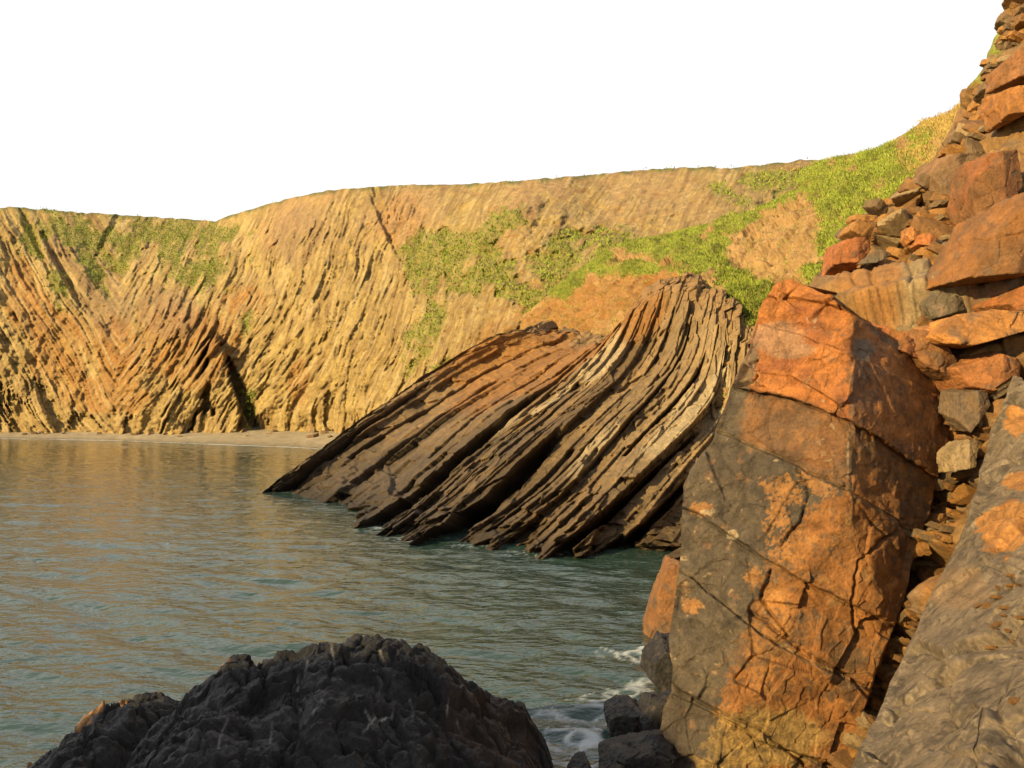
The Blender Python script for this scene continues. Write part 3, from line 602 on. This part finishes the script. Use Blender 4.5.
sp = smooth(.5, .62, m3+.5*m2+.4*m1)*(1-.6*right); col = mixc(col, (.26, .2, .12), sp*.6)
dm = np.minimum(np.abs(Yp+wl-pl(X, c2)), np.abs(Yp+wl-pl(X, c4))); col = mixc(col, (.22, .16, .085), .5*np.exp(-(dm/3)**2)*smooth(-.3, .3, m2))
wl_, wc_, wr_, wrc = [], [], [], []
for k in range(1, 9):
    dy = k*k*.09
    q = PS[:, :1].copy(); sc = (q[..., 1]+dy)/q[..., 1]; q[..., 0] = q[..., 0]*sc+.22*dy; q[..., 2] = CAMZ+(q[..., 2]-CAMZ)*sc-.05*dy; q[..., 1] += dy; wl_.insert(0, q); wc_.insert(0, col[:, :1])
    q = PS[:, -1:].copy(); sc = (q[..., 1]+dy)/q[..., 1]; q[..., 0] = q[..., 0]*sc-.03*dy; q[..., 2] = CAMZ+(q[..., 2]-CAMZ)*sc-.03*dy; q[..., 1] += dy; wr_.append(q); wrc.append(col[:, -1:])
PSx = np.concatenate(wl_+[PS]+wr_, 1); cs = np.concatenate(wc_+[col]+wrc, 1)
tp, tcx = [], []
for k in range(1, 6):
    q = PSx[:1].copy(); dy = k*.7; sc = (q[..., 1]+dy)/q[..., 1]; q[..., 0] *= sc; q[..., 2] = CAMZ+(q[..., 2]-CAMZ)*sc-.12*dy*k; q[..., 1] += dy; tp.insert(0, q); tcx.insert(0, cs[:1])
o = recentre(grid_obj('rock_slab', np.concatenate(tp+[PSx], 0), M_slab, np.concatenate(tcx+[cs], 0)))
tag(o, 'huge upright slab of grey rock with orange rust stained front beside the water', 'rock slab')

# ================================================================== RIGHT FOREGROUND ROCK
LBg = [(376, 1012), (400, 1004), (430, 992), (458, 984), (500, 972), (544, 957), (580, 940), (610, 924), (650, 906), (683, 891), (720, 874), (768, 850), (900, 790)]
dG = tps([(1012, 376, 12.3), (984, 458, 11.6), (957, 544, 10.4), (924, 610, 9.5), (891, 683, 8.6), (851, 768, 7.6), (1060, 380, 12), (1060, 450, 10.2), (1024, 500, 9.6), (1060, 540, 8.4), (1010, 570, 8.6), (1060, 620, 7), (980, 650, 7.6), (940, 768, 6.4), (1040, 768, 5.4), (1120, 700, 5), (1120, 450, 8.6), (820, 900, 6.2), (1000, 900, 4.6)])
H, W = 560, 330
yv = np.linspace(376, 860, H); uu = np.linspace(0, 1, W)
xl = pl(yv, LBg)+4*fbm(np.stack([yv/22, yv*0, yv*0], -1), 3, 38); X = xl[:, None]+(1150-xl)[:, None]*uu; Yp = np.broadcast_to(yv[:, None], X.shape)
wl = 5*fbm(np.stack([X/40, Yp/40, X*0], -1), 2, 83); D = dG(X, Yp); off = 0; groove = 0
for c_, st in (([(900, 470), (985, 492), (1040, 500), (1150, 530)], .16), ([(880, 560), (950, 560), (985, 545), (1024, 556), (1150, 600)], .12), ([(860, 790), (935, 762), (965, 742), (1010, 700), (1040, 672), (1150, 590)], .14), ([(880, 690), (950, 650), (1000, 640), (1150, 600)], .10)):
    dY = Yp+wl-pl(X, c_); off = off+st*smooth(-5, 5, dY); groove = groove+.07*np.exp(-(dY/2.2)**2)
dX = (X+wl)-pl(Yp, [(376, 1030), (500, 1000), (560, 985), (640, 1010), (700, 1000), (768, 985), (860, 990)])
D = D-off+groove+.05*np.exp(-(dX/1.6)**2)*smooth(620, 700, Yp)
P0 = at(X, Yp, D); Nn = face_cam(P0, normals(at(X, Yp, dG(X, Yp))))
Pw = P0+.12*np.stack([fbm(P0*1.5, 3, 171), fbm(P0*1.5, 3, 172), fbm(P0*1.5, 3, 173)], -1)
fA, eA, rA = facet(Pw*np.array([1.0, .75, 1.0]), 71, .30, .30); fB, eB, rB = facet(Pw*np.array([2.8, 2.2, 2.8]), 72, .05, .10)
brk = smooth(-.1, .25, fbm(P0*.9, 2, 79))
dis = fA*.55+fB*(.3+.7*brk)+.02*fbm(P0*2.5, 3, 74)-.05*np.exp(-(eA/.03)**2)-.035*np.exp(-(eB/.035)**2)*brk
dis = blur(dis, 2)
PG = P0+Nn*(dis*smooth(0, .03, uu)[None, :])[..., None]
m1 = fbm(P0*1.1, 4, 76); m2 = fbm(P0*3.5, 4, 77); m3 = fbm(P0*10, 3, 78)
col = np.broadcast_to((.155, .115, .074), (H, W, 3)).copy()
col = mixc(col, (.105, .08, .054), smooth(0, .4, m1)*.7); col = mixc(col, (.27, .21, .135), smooth(.06, .2, m2+.5*m3)*.65); col = mixc(col, (.05, .036, .024), smooth(.04, .16, m2*.6+m3*.5-.2*m1)*.75)
col = mixc(col, (.32, .14, .033), blobs(X, Yp, [(1012, 528, 34, 20, -35), (1020, 480, 16, 9), (1015, 420, 12, 16)], .8*m1+.6*m2+.3*m3, .1, .25)*.85)
col = mixc(col, (.22, .13, .06), blobs(X, Yp, [(960, 590, 30, 20)], .6*m1+.3*m2)*.5)
wrap = []; wc = []
for k in range(1, 8):
    q = PG[:, :1].copy(); dy = k*k*.06; sc = (q[..., 1]+dy)/q[..., 1]; q[..., 0] = q[..., 0]*sc+.3*dy; q[..., 2] = CAMZ+(q[..., 2]-CAMZ)*sc-.25*dy; q[..., 1] += dy; wrap.insert(0, q); wc.insert(0, col[:, :1])
PGx = np.concatenate(wrap+[PG], 1); cg = np.concatenate(wc+[col], 1)
tp, tcx = [], []
for k in range(1, 5):
    q = PGx[:1].copy(); dy = k*.6; q[..., 1] += dy; q[..., 0] += .03*dy; q[..., 2] -= .3*dy; tp.insert(0, q); tcx.insert(0, cg[:1])
o = recentre(grid_obj('rock_ledge', np.concatenate(tp+[PGx], 0), M_slab, np.concatenate(tcx+[cg], 0)))
tag(o, 'blotchy grey brown rock ledge filling the bottom right corner', 'rock ledge')

# ================================================================== BLACK ROCK
cre = [(20, -.5), (40, -.1), (48, .24), (80, .5), (110, .88), (150, .97), (175, .83), (205, 1.13), (240, 1.52), (270, 1.62), (300, 1.72), (335, 1.80), (350, 1.88), (400, 1.77), (440, 1.48), (470, 1.14), (500, .92), (524, .74), (538, .38), (552, -.1), (600, -.6)]
H, W = 420, 640
xs = np.linspace(-7.3, 1.3, W); ys = np.linspace(14.6, 5.2, H)
XX, YY = np.meshgrid(xs, ys); pxs = XX/12.5*F+512
cz = .9*pl(pxs+10*perlin(np.stack([YY/1.2, XX*0, XX*0], -1), 3), cre)
prof = np.interp(YY, [5.2, 6.2, 7.5, 9.0, 10.5, 11.8, 12.6, 13.2, 13.9, 14.6], [-.9, -.1, .45, .66, .82, .96, 1., .9, .3, -.5])
base = np.where(cz > 0, cz*prof, cz)
dip = .42*perlin(np.stack([XX*.45+YY*.35, YY*.25, XX*0], -1), 12)
P0 = np.stack([XX, YY, base], -1)
Pr = P0+.25*np.stack([fbm(P0*1.2, 3, 91), fbm(P0*1.2, 3, 92), XX*0], -1)
lean = Pr[..., 0]*.8+Pr[..., 1]*.3; crs = -Pr[..., 0]*.3+Pr[..., 1]*.8
fA, eA, rA = facet(np.stack([lean*1.0, crs*.8, XX*0], -1), 81, .26, .34); fB, eB, rB = facet(np.stack([lean*2.6, crs*2.2, XX*0], -1), 82, .07, .13); fC, eC, rC = facet(np.stack([lean*7, crs*6, XX*0], -1), 83, .025, .05)
z = base+(fA+fB+fC+dip*.5+.24*ridged(P0*np.array([.9, 1.3, 1.]), 5, 84)+.10*facet(np.stack([lean*1.7, crs*1.0, XX*0], -1), 88, 1., 1.6)[0]+.05*ridged(P0*5, 3, 87)-.09*np.exp(-(eA/.06)**2)-.06*np.exp(-(eB/.07)**2))*smooth(-.3, .4, base+.2)*.8
z = z-.30*np.exp(-((pxs-175)/10)**2)*smooth(13.5, 12, YY)*.6
P = np.stack([XX, YY, z], -1)
m1 = fbm(P*1.4, 4, 85); m2 = fbm(P*5, 3, 86)
col = np.broadcast_to((.008, .0072, .0072), (H, W, 3)).copy(); col = mixc(col, (.022, .020, .020), smooth(0, .4, m1)*.7)
col = mixc(col, (.03, .016, .009), blobs(pxs, YY*10, [(500, 115, 40, 14)], m1)*.7)
left = blobs(pxs, YY*10, [(62, 128, 26, 9), (95, 128, 20, 8), (228, 129, 14, 7)], .6*m1+.5*m2); col = mixc(col, (.36, .17, .045), left*.8)  # sun catching the left tips, painted into the rock colour as orange
q1 = np.abs(perlin(np.stack([XX*1.1-YY*.35, YY*.5, XX*0], -1), 95)); col = mixc(col, (.26, .24, .22), (1-smooth(.002, .014, q1))*smooth(.2, .45, perlin(P*.9, 96))*.75)
up_ = (P[..., 2]-CAMZ)*CP-P[..., 1]*SP; fw = P[..., 1]*CP+(P[..., 2]-CAMZ)*SP; vx = 512+F*P[..., 0]/fw+2*m2; vy = 384-F*up_/fw+2*m2
for ln in ([(330, 637), (332, 652), (335, 668)], [(308, 662), (304, 676), (297, 690)], [(322, 700), (312, 715), (305, 722)], [(228, 718), (221, 734), (219, 748)], [(410, 700), (413, 716)], [(448, 704), (447, 716)], [(366, 712), (372, 724)], [(380, 650), (386, 668)], [(272, 722), (270, 744)], [(456, 720), (462, 738)]):
    pa = np.array(ln, float)
    for q in range(len(pa)-1):
        A_, B_ = pa[q], pa[q+1]; ab = B_-A_; t_ = np.clip(((vx-A_[0])*ab[0]+(vy-A_[1])*ab[1])/(ab@ab), 0, 1)
        dm = np.hypot(vx-A_[0]-t_*ab[0], vy-A_[1]-t_*ab[1]); col = mixc(col, (.22, .2, .18), np.exp(-(dm/.9)**2)*.8*smooth(-.5, .1, m2))
wetb = smooth(.35, .05, z); col = col*(1-.3*wetb[..., None])
o = recentre(grid_obj('boulder', P, M_black, col))
tag(o, 'low black craggy rock with pale veins rising from the sea at bottom left', 'boulder')

# ================================================================== BLOCKS
def ico(n):
    a = (1+5**.5)/2
    V = np.array([(-1, a, 0), (1, a, 0), (-1, -a, 0), (1, -a, 0), (0, -1, a), (0, 1, a), (0, -1, -a), (0, 1, -a), (a, 0, -1), (a, 0, 1), (-a, 0, -1), (-a, 0, 1)], float)
    V /= np.linalg.norm(V[0])
    Fc = np.array([(0, 11, 5), (0, 5, 1), (0, 1, 7), (0, 7, 10), (0, 10, 11), (1, 5, 9), (5, 11, 4), (11, 10, 2), (10, 7, 6), (7, 1, 8), (3, 9, 4), (3, 4, 2), (3, 2, 6), (3, 6, 8), (3, 8, 9), (4, 9, 5), (2, 4, 11), (6, 2, 10), (8, 6, 7), (9, 8, 1)])
    for _ in range(n):
        E = np.sort(np.concatenate([Fc[:, [0, 1]], Fc[:, [1, 2]], Fc[:, [2, 0]]]), 1); Eu, inv_ = np.unique(E, axis=0, return_inverse=True); inv_ = inv_.reshape(-1)
        M = V[Eu].mean(1); M /= np.linalg.norm(M, axis=1)[:, None]; k0 = len(V)+inv_.reshape(3, -1); V = np.vstack([V, M])
        Fc = np.vstack([np.stack([Fc[:, 0], k0[0], k0[2]], 1), np.stack([Fc[:, 1], k0[1], k0[0]], 1), np.stack([Fc[:, 2], k0[2], k0[1]], 1), np.stack([k0[0], k0[1], k0[2]], 1)])
    return V, Fc
ICO6 = ico(6); ICO5 = ico(5); ICO3 = ico(3); ICO2 = ico(2)
def polytope(dirs, N_, d_, k=40.):
    dots = dirs@N_.T; r = np.where(dots > 1e-4, d_/np.maximum(dots, 1e-4), 1e6)
    r = np.minimum(r, 1e3); m = r.min(1, keepdims=True)
    return (m[:, 0]-np.log(np.exp(-k*(r-m)/m).sum(1))*m[:, 0]/k)
def block(name, poly, Y, thick, c, c2=None, label='', cat='block', seed=1, yaw=0, tiltz=0, mat=None, I=None, split=None, rough=1., group=None):
    """angular stone: outline polygon at distance Y, with real thickness, bevelled edges, chipped faces"""
    rr = np.random.RandomState(seed); p = np.array(poly, float); cen = p.mean(0); c3_ = at(cen[0], cen[1], Y+thick*.35)
    W3 = at(p[:, 0], p[:, 1], Y+thick*.25); Ns, ds = [], []
    ar = 0
    for i in range(len(p)): ar += p[i][0]*p[(i+1) % len(p)][1]-p[(i+1) % len(p)][0]*p[i][1]
    for i in range(len(p)):
        a_, b_ = W3[i]-c3_, W3[(i+1) % len(p)]-c3_; e = b_-a_; n_ = np.cross(e, [0, 1, 0]); n_ /= np.linalg.norm(n_)
        if n_@(a_+b_) < 0: n_ = -n_
        n_ = n_+np.array([0, rr.uniform(-.18, .12), 0]); n_ /= np.linalg.norm(n_)
        Ns.append(n_); ds.append(max(.02, min(n_@a_, n_@b_)+abs(n_@a_-n_@b_)*.5))
    size = np.linalg.norm(W3-c3_, axis=1).mean()
    for (nx, nz_, dd) in (split or [(-.35, .2, .42), (.4, .15, .45), (.05, .75, .62)]):
        n_ = np.array([nx, -1., nz_]); n_ /= np.linalg.norm(n_); Ns.append(n_); ds.append(thick*dd)
    Ns.append(np.array([0, 1., 0])); ds.append(thick*.65)
    V, Fc = I or ICO5
    r = polytope(V, np.array(Ns), np.array(ds), 55.)
    P = V*r[:, None]
    q = P/size
    fa, ea, ra = facet(q*1.6+seed*3.1, seed, .05, .09); fb, eb_, rb_ = facet(q*4.5+seed, seed+5, .02, .04)
    P = P*(1+rough*(fa+fb+.03*fbm(q*3+seed, 4, seed)-.02*np.exp(-(ea/.05)**2)))[:, None]
    cc = np.broadcast_to(np.array(c, float), P.shape).copy(); m = fbm(q*1.3+seed*2, 4, seed+3)
    cc = mixc(cc, c2 if c2 is not None else np.array(c)*.6, smooth(-.1, .4, m)*.8); cc = mixc(cc, (.09, .065, .042), smooth(.1, .4, fbm(q*2.5+seed, 4, seed+9))*.6)
    o = mesh_obj(name, P, Fc, mat or M_block, cc); o.location = c3_.tolist()
    if label: tag(o, label, cat, group)
    return o
z6 = lambda L_: [(820+x/2.194, y/2.194) for x, y in L_]
z4 = lambda L_: [(560+x*.3516, 100+y*.3516) for x, y in L_]
OR1, OR2, BR1, GY1 = (.25, .105, .025), (.15, .068, .022), (.16, .095, .045), (.11, .085, .055)
block('rock_block', z6([(345, 345), (420, 335), (428, 420), (385, 485), (330, 510), (318, 430), (328, 375)]), 18.5, 1.3, OR2, (.22, .08, .028), 'tall brown upright block leaning on the right edge rock above the largest block', 'block', 3, I=ICO6)
block('rock_block', z6([(372, 490), (400, 440), (455, 420), (520, 440), (520, 610), (430, 612), (400, 640), (345, 668), (295, 640), (290, 600), (330, 540)]), 14.6, 1.5, (.20, .085, .023), (.12, .06, .024), 'largest brown angular block, overhanging at the right edge below the tall upright block', 'block', 5, I=ICO6, split=[(-.6, .1, .45), (.25, -.25, .5), (-.1, .9, .62)])
block('rock_block', z6([(398, 200), (520, 170), (520, 262), (430, 262), (402, 282), (397, 240)]), 20.5, 1.4, OR1, (.3, .13, .05), 'squared orange block high at the right edge with a dark hollow beneath', 'block', 7)
block('rock_block', z6([(420, 120), (520, 60), (520, 165), (415, 180)]), 21.8, 1.5, (.25, .11, .04), OR2, 'topmost squared orange brown block at the right edge of the cliff', 'block', 8)
block('rock_block', z6([(240, 380), (270, 345), (320, 342), (325, 420), (290, 460), (255, 440), (238, 400)]), 21, 1.1, BR1, (.21, .11, .05), 'dull brown wedge block left of the tall upright block', 'block', 9)
block('rock_block', z6([(122, 448), (150, 440), (195, 436), (235, 425), (262, 448), (255, 480), (200, 484), (170, 465), (130, 476)]), 22.3, 1.0, (.2, .11, .05), OR2, 'long flat brown slab lying on the grass edge of the rubble', 'block', 11)
block('rock_block', z6([(28, 545), (45, 530), (95, 525), (104, 548), (75, 590), (22, 588)]), 19.3, 1.0, (.29, .10, .03), (.18, .07, .025), 'orange box shaped block lying at the foot of the grass slope', 'block', 12)
block('rock_block', z6([(100, 565), (125, 548), (165, 560), (160, 575), (110, 578), (88, 590)]), 18.7, .6, GY1, OR2, 'thin grey slab beside the orange box shaped block', 'block', 13)
block('rock_block', z6([(186, 505), (198, 498), (210, 512), (207, 530), (195, 534), (185, 520)]), 18.6, .35, (.34, .14, .04), OR1, 'small upright orange stone amid rubble, left of the rounded orange stone', 'stone', 14)
block('rock_block', z6([(212, 517), (235, 512), (253, 520), (252, 538), (230, 543), (210, 538)]), 18.4, .4, (.34, .12, .035), OR1, 'small rounded orange stone on the rubble ledge', 'stone', 15)
block('rock_block', z6([(75, 492), (110, 488), (140, 500), (120, 520), (85, 518)]), 21.5, .8, OR2, BR1, 'short brown block under the long flat slab near the grass', 'block', 16)
block('rock_block', z6([(240, 640), (300, 655), (330, 668), (300, 690), (240, 705), (225, 670)]), 15.6, .8, GY1, (.2, .13, .08), 'grey layered wedge below the largest block', 'block', 18)
block('rock_block', z6([(395, 668), (430, 630), (520, 620), (520, 680), (420, 690)]), 14.6, .9, (.27, .10, .03), OR2, 'orange brown block tucked under the largest block at the right edge', 'block', 19)
block('rock_block', [(922, 338), (945, 318), (985, 312), (1040, 322), (1060, 345), (1010, 352), (965, 348), (940, 355)], 13.0, 1.3, (.33, .145, .035), (.24, .105, .03), 'broad bright orange table rock level with the top of the big slab', 'block', 20, I=ICO6, split=[(-.2, .9, .4), (.1, 1.6, .5)])
block('rock_block', [(950, 368), (990, 352), (1015, 360), (1012, 385), (985, 395), (962, 388)], 12.9, .9, (.28, .11, .035), OR2, 'orange block at the head of the rubble filled gully', 'block', 21)
block('rock_block', [(955, 392), (985, 388), (988, 405), (965, 432), (952, 418)], 12.9, .5, (.13, .09, .06), BR1, 'dark angular stone wedged in the gully beside the top of the big slab', 'stone', 22)
block('rock_block', [(948, 452), (962, 440), (978, 442), (970, 468), (950, 472)], 12.6, .4, (.25, .18, .1), (.19, .135, .08), 'pale tan slab of stone propped up in the gully', 'stone', 23)
block('rock_block', [(905, 330), (925, 335), (950, 362), (944, 384), (920, 372), (900, 350)], 13.3, 1., (.19, .085, .03), OR2, 'brown block against the upper right corner of the big slab', 'block', 25)
block('rock_block', [(866, 322), (880, 326), (912, 345), (915, 362), (893, 352), (868, 338)], 13.4, 1., (.25, .09, .028), OR1, 'rusty block on the rear top edge of the big slab', 'block', 26)
# stones standing in the sea
block('rock_block', [(666, 566), (678, 560), (686, 568), (690, 610), (684, 662), (656, 664), (654, 600)], 19.2, 1.3, (.17, .075, .025), (.07, .052, .035), 'orange stained stone at the waterline left of the big slab', 'stone', 31)
for i, (pl_, Y_, th, lab) in enumerate([
    ([(652, 660), (664, 646), (680, 650), (684, 684), (664, 690), (650, 680)], 15.8, 1., 'rounded wet black stone against the foot of the big slab, nearest the orange stone'),
    ([(607, 718), (618, 710), (640, 710), (650, 718), (640, 732), (610, 734)], 13.9, .7, 'low wet black stone ringed by foam'),
    ([(640, 722), (655, 700), (680, 700), (684, 740), (660, 750), (640, 740)], 13.6, .9, 'wet dark stone in foam wedged against the big slab'),
    ([(600, 775), (622, 754), (652, 748), (676, 756), (668, 795), (606, 800)], 12.2, .9, 'broad wet black rock at the bottom edge between black boulder and big slab'),
    ([(560, 792), (570, 772), (590, 768), (600, 790), (590, 806), (565, 806)], 12.0, .6, 'small wet black stone touching the bottom edge right of the black boulder')]):
    block('sea_stone', pl_, Y_, th, (.018, .016, .015), (.035, .028, .024), lab, 'stone', 40+i, mat=M_black, rough=1.6)

# ================================================================== RUBBLE (individual stones)
rr = np.random.RandomState(77)
protos = []
for k in range(7):
    V, Fc = ICO3 if k < 4 else ICO2
    n_ = 9; Ns = rr.normal(size=(n_, 3)); Ns[:2] = [(0, 0, 1), (0.05, 0, -1)]; Ns /= np.linalg.norm(Ns, axis=1)[:, None]; ds = rr.uniform(.55, .95, n_); ds[:2] = rr.uniform(.22, .42, 2)
    Nx = np.vstack([Ns, np.eye(3), -np.eye(3)]); dx = np.r_[ds, np.ones(6)]
    P = V*polytope(V, Nx, dx, 60.)[:, None]; P = P*(1+.05*fbm(P*2+k, 3, k))[:, None]
    protos.append((P, Fc))
PALS = [((.26, .125, .033), 'orange'), ((.17, .085, .028), 'rust'), ((.14, .09, .045), 'brown'), ((.24, .165, .08), 'tan')]
meshes = {}
def stone_mesh(k, c):
    if (k, c) not in meshes:
        P, Fc = protos[k]; cc = np.broadcast_to(np.array(PALS[c][0]), P.shape)*(1+.35*fbm(P*2.2+k, 3, k+20))[:, None]
        o_ = mesh_obj('stone', P, Fc, M_block, cc, link=False, smooth_=False); meshes[(k, c)] = o_.data; bpy.data.objects.remove(o_)
    return meshes[(k, c)]
PHf = PH.reshape(-1, 3); HX = (PHf[:, 0]/PHf[:, 1]*F+512)
Hxx = X*0
def scatter(region, n, smin, smax, label, group, dz=0):
    # region: list of (y, x0, x1) rows; stones sit on the rock face behind
    reg = np.array(region, float); cnt = 0
    while cnt < n:
        y_ = rr.uniform(reg[0, 0], reg[-1, 0]); x0 = np.interp(y_, reg[:, 0], reg[:, 1]); x1 = np.interp(y_, reg[:, 0], reg[:, 2]); x_ = rr.uniform(x0, x1)
        r0 = int((y_+140)/940*619); xx = PH[r0, :, 0]/PH[r0, :, 1]*F+512; j = int(np.argmin(np.abs(xx-x_)))
        p = PH[r0, j]; n_ = HN[r0, j]
        s_ = rr.uniform(smin, smax)*rr.choice([.6, 1, 1, 1.5])*p[1]/14
        o_ = bpy.data.objects.new('stone', stone_mesh(rr.randint(7), ck := rr.choice(4, p=[.35, .25, .25, .15]))); C.objects.link(o_)
        o_.location = (p+n_*s_*.25).tolist(); o_.scale = (s_, s_*rr.uniform(.6, 1), s_*rr.uniform(.5, 1.)); o_.rotation_euler = (rr.uniform(-.6, .6), rr.uniform(-.7, .3), rr.uniform(0, 6.28))
        tag(o_, label % PALS[ck][1], 'stone', group+', '+PALS[ck][1]); cnt += 1
HN = face_cam(PH, normals(PH))
scatter([(400, 955, 985), (440, 948, 985), (480, 940, 975), (540, 925, 955), (600, 906, 928), (660, 884, 902), (720, 864, 878), (760, 850, 860)], 150, .10, .22, 'small broken %s stone in the rubble of the gully between big slab and right ledge', 'rubble in the gully')
scatter([(205, 905, 950), (230, 870, 960), (255, 860, 950)], 70, .12, .3, 'small loose %s stone piled on the shelf under the grass slope', 'rubble on the upper ledge')
scatter([(130, 965, 1000), (160, 960, 985), (185, 962, 970)], 36, .12, .26, 'small flat %s stone stuck in the layered rock at upper right', 'rubble on the upper cliff')
ico_save = protos; protos = []; meshes = {}
for k in range(7):
    V, Fc = ico(4); n_ = 5; an = np.sort(rr.uniform(0, 6.28, n_)); Ns = np.stack([np.cos(an), np.sin(an), rr.uniform(-.2, .2, n_)], 1); ds = rr.uniform(.5, .95, n_)
    Ns = np.vstack([Ns, [(0, .05, 1), (.05, 0, -1)], np.eye(3)[:2], -np.eye(3)[:2]]); ds = np.r_[ds, rr.uniform(.14, .3, 2), np.ones(4)]; Ns /= np.linalg.norm(Ns, axis=1)[:, None]
    P = V*polytope(V, Ns, ds, 70.)[:, None]; P = P*(1+.07*fbm(P*2+k, 4, k)+facet(P*2.5+k, k, .03, .08)[0])[:, None]; protos.append((P, Fc))
def flags(region, n, smin, smax, label, group):
    reg = np.array(region, float)
    for q in range(n):
        y_ = rr.uniform(reg[0, 0], reg[-1, 0]); x_ = rr.uniform(np.interp(y_, reg[:, 0], reg[:, 1]), np.interp(y_, reg[:, 0], reg[:, 2]))
        r0 = int((y_+140)/940*619); xx = PH[r0, :, 0]/PH[r0, :, 1]*F+512; j = int(np.argmin(np.abs(xx-x_)))
        s_ = rr.uniform(smin, smax)*PH[r0, j, 1]/14
        o_ = bpy.data.objects.new('flat_stone', stone_mesh(rr.randint(7), ck := rr.choice(4, p=[.22, .35, .33, .1]))); C.objects.link(o_)
        o_.location = (PH[r0, j]+HN[r0, j]*s_*.1).tolist(); o_.scale = (s_*1.3, s_, s_*rr.uniform(.6, 1.5)); o_.rotation_euler = (rr.uniform(-.2, .5), rr.uniform(.1, .6), rr.uniform(-.5, .5))
        tag(o_, label % PALS[ck][1], 'stone', group+', '+PALS[ck][1])
flags([(-20, 1034, 1045), (0, 1030, 1042), (30, 1018, 1036), (75, 998, 1020), (105, 984, 1008), (130, 970, 1000), (165, 958, 972), (200, 945, 962)], 95, .10, .26, 'flat %s stone jutting from the layered rock at upper right', 'bedded stones at upper right')
flags([(195, 905, 955), (225, 872, 962), (262, 850, 958)], 50, .13, .36, 'flat %s stone lying in rubble between the grass slope and the largest block', 'flat stones in the upper rubble')
flags([(300, 915, 955), (345, 925, 1030), (400, 950, 1000), (480, 935, 970), (560, 915, 948), (640, 885, 908), (740, 855, 868)], 60, .12, .28, 'flat broken %s stone wedged in the gully beside the big slab', 'flat stones in the gully')
for k in range(46):
    jx = rr.randint(110, 385); jy = rr.randint(14, 30); s_ = rr.uniform(.25, .8)*rr.choice([.7, 1, 1.3])
    ck = rr.choice([2, 3]); o_ = bpy.data.objects.new('stone', stone_mesh(rr.randint(7), ck)); C.objects.link(o_)
    o_.location = (Pb[jy, jx]+np.array([0, 0, s_*.15])).tolist(); o_.scale = (s_, s_*.8, s_*1.6); o_.rotation_euler = tuple(rr.uniform(-.4, .4, 3))
    tag(o_, '%s boulder lying on the far beach at the foot of the tall cliff' % PALS[ck][1], 'stone', 'fallen boulders on the far beach, '+PALS[ck][1])
# chips lying on the right ledge
GN = face_cam(PG, normals(PG))
for k in range(18):
    y_ = rr.uniform(590, 640) if k < 12 else rr.uniform(560, 750); x_ = rr.uniform(975, 1020) if k < 12 else rr.uniform(940, 1020)
    r0 = int((y_-376)/484*559); xx = PG[r0, :, 0]/PG[r0, :, 1]*F+512; j = int(np.argmin(np.abs(xx-x_))); s_ = rr.uniform(.03, .07)
    o_ = bpy.data.objects.new('stone', stone_mesh(rr.randint(7), 0)); C.objects.link(o_)
    o_.location = (PG[r0, j]+GN[r0, j]*s_*.2).tolist(); o_.scale = (s_, s_*.8, s_*.8); o_.rotation_euler = tuple(rr.uniform(-.5, .5, 3))
    tag(o_, 'small orange stone chips lying on the grey right ledge', 'stone', 'chips on the right ledge')

# ================================================================== UNSEEN ROCK ADDED LEFT OF THE VIEWPOINT (to cast shade on the black rock)
V, Fc = ICO6
cs_ = np.array([-13.4, 3.4, 1.5]); P = V*np.array([2.6, 4.6, 5.2])
f_, e_, _ = facet(P*.5, 111, .7, .9); f2_, e2_, _ = facet(P*1.5, 112, .25, .4)
P = P+V*(f_+f2_+.4*fbm(P*.6, 4, 113))[:, None]+cs_
cc = np.broadcast_to((.12, .09, .065), P.shape)*(1+.4*fbm(P*.8, 4, 114))[:, None]
tag(recentre(mesh_obj('shade_stack', P, Fc, M_block, cc)), 'unseen rock stack added left of the viewpoint to shade the black rock', 'sea stack')
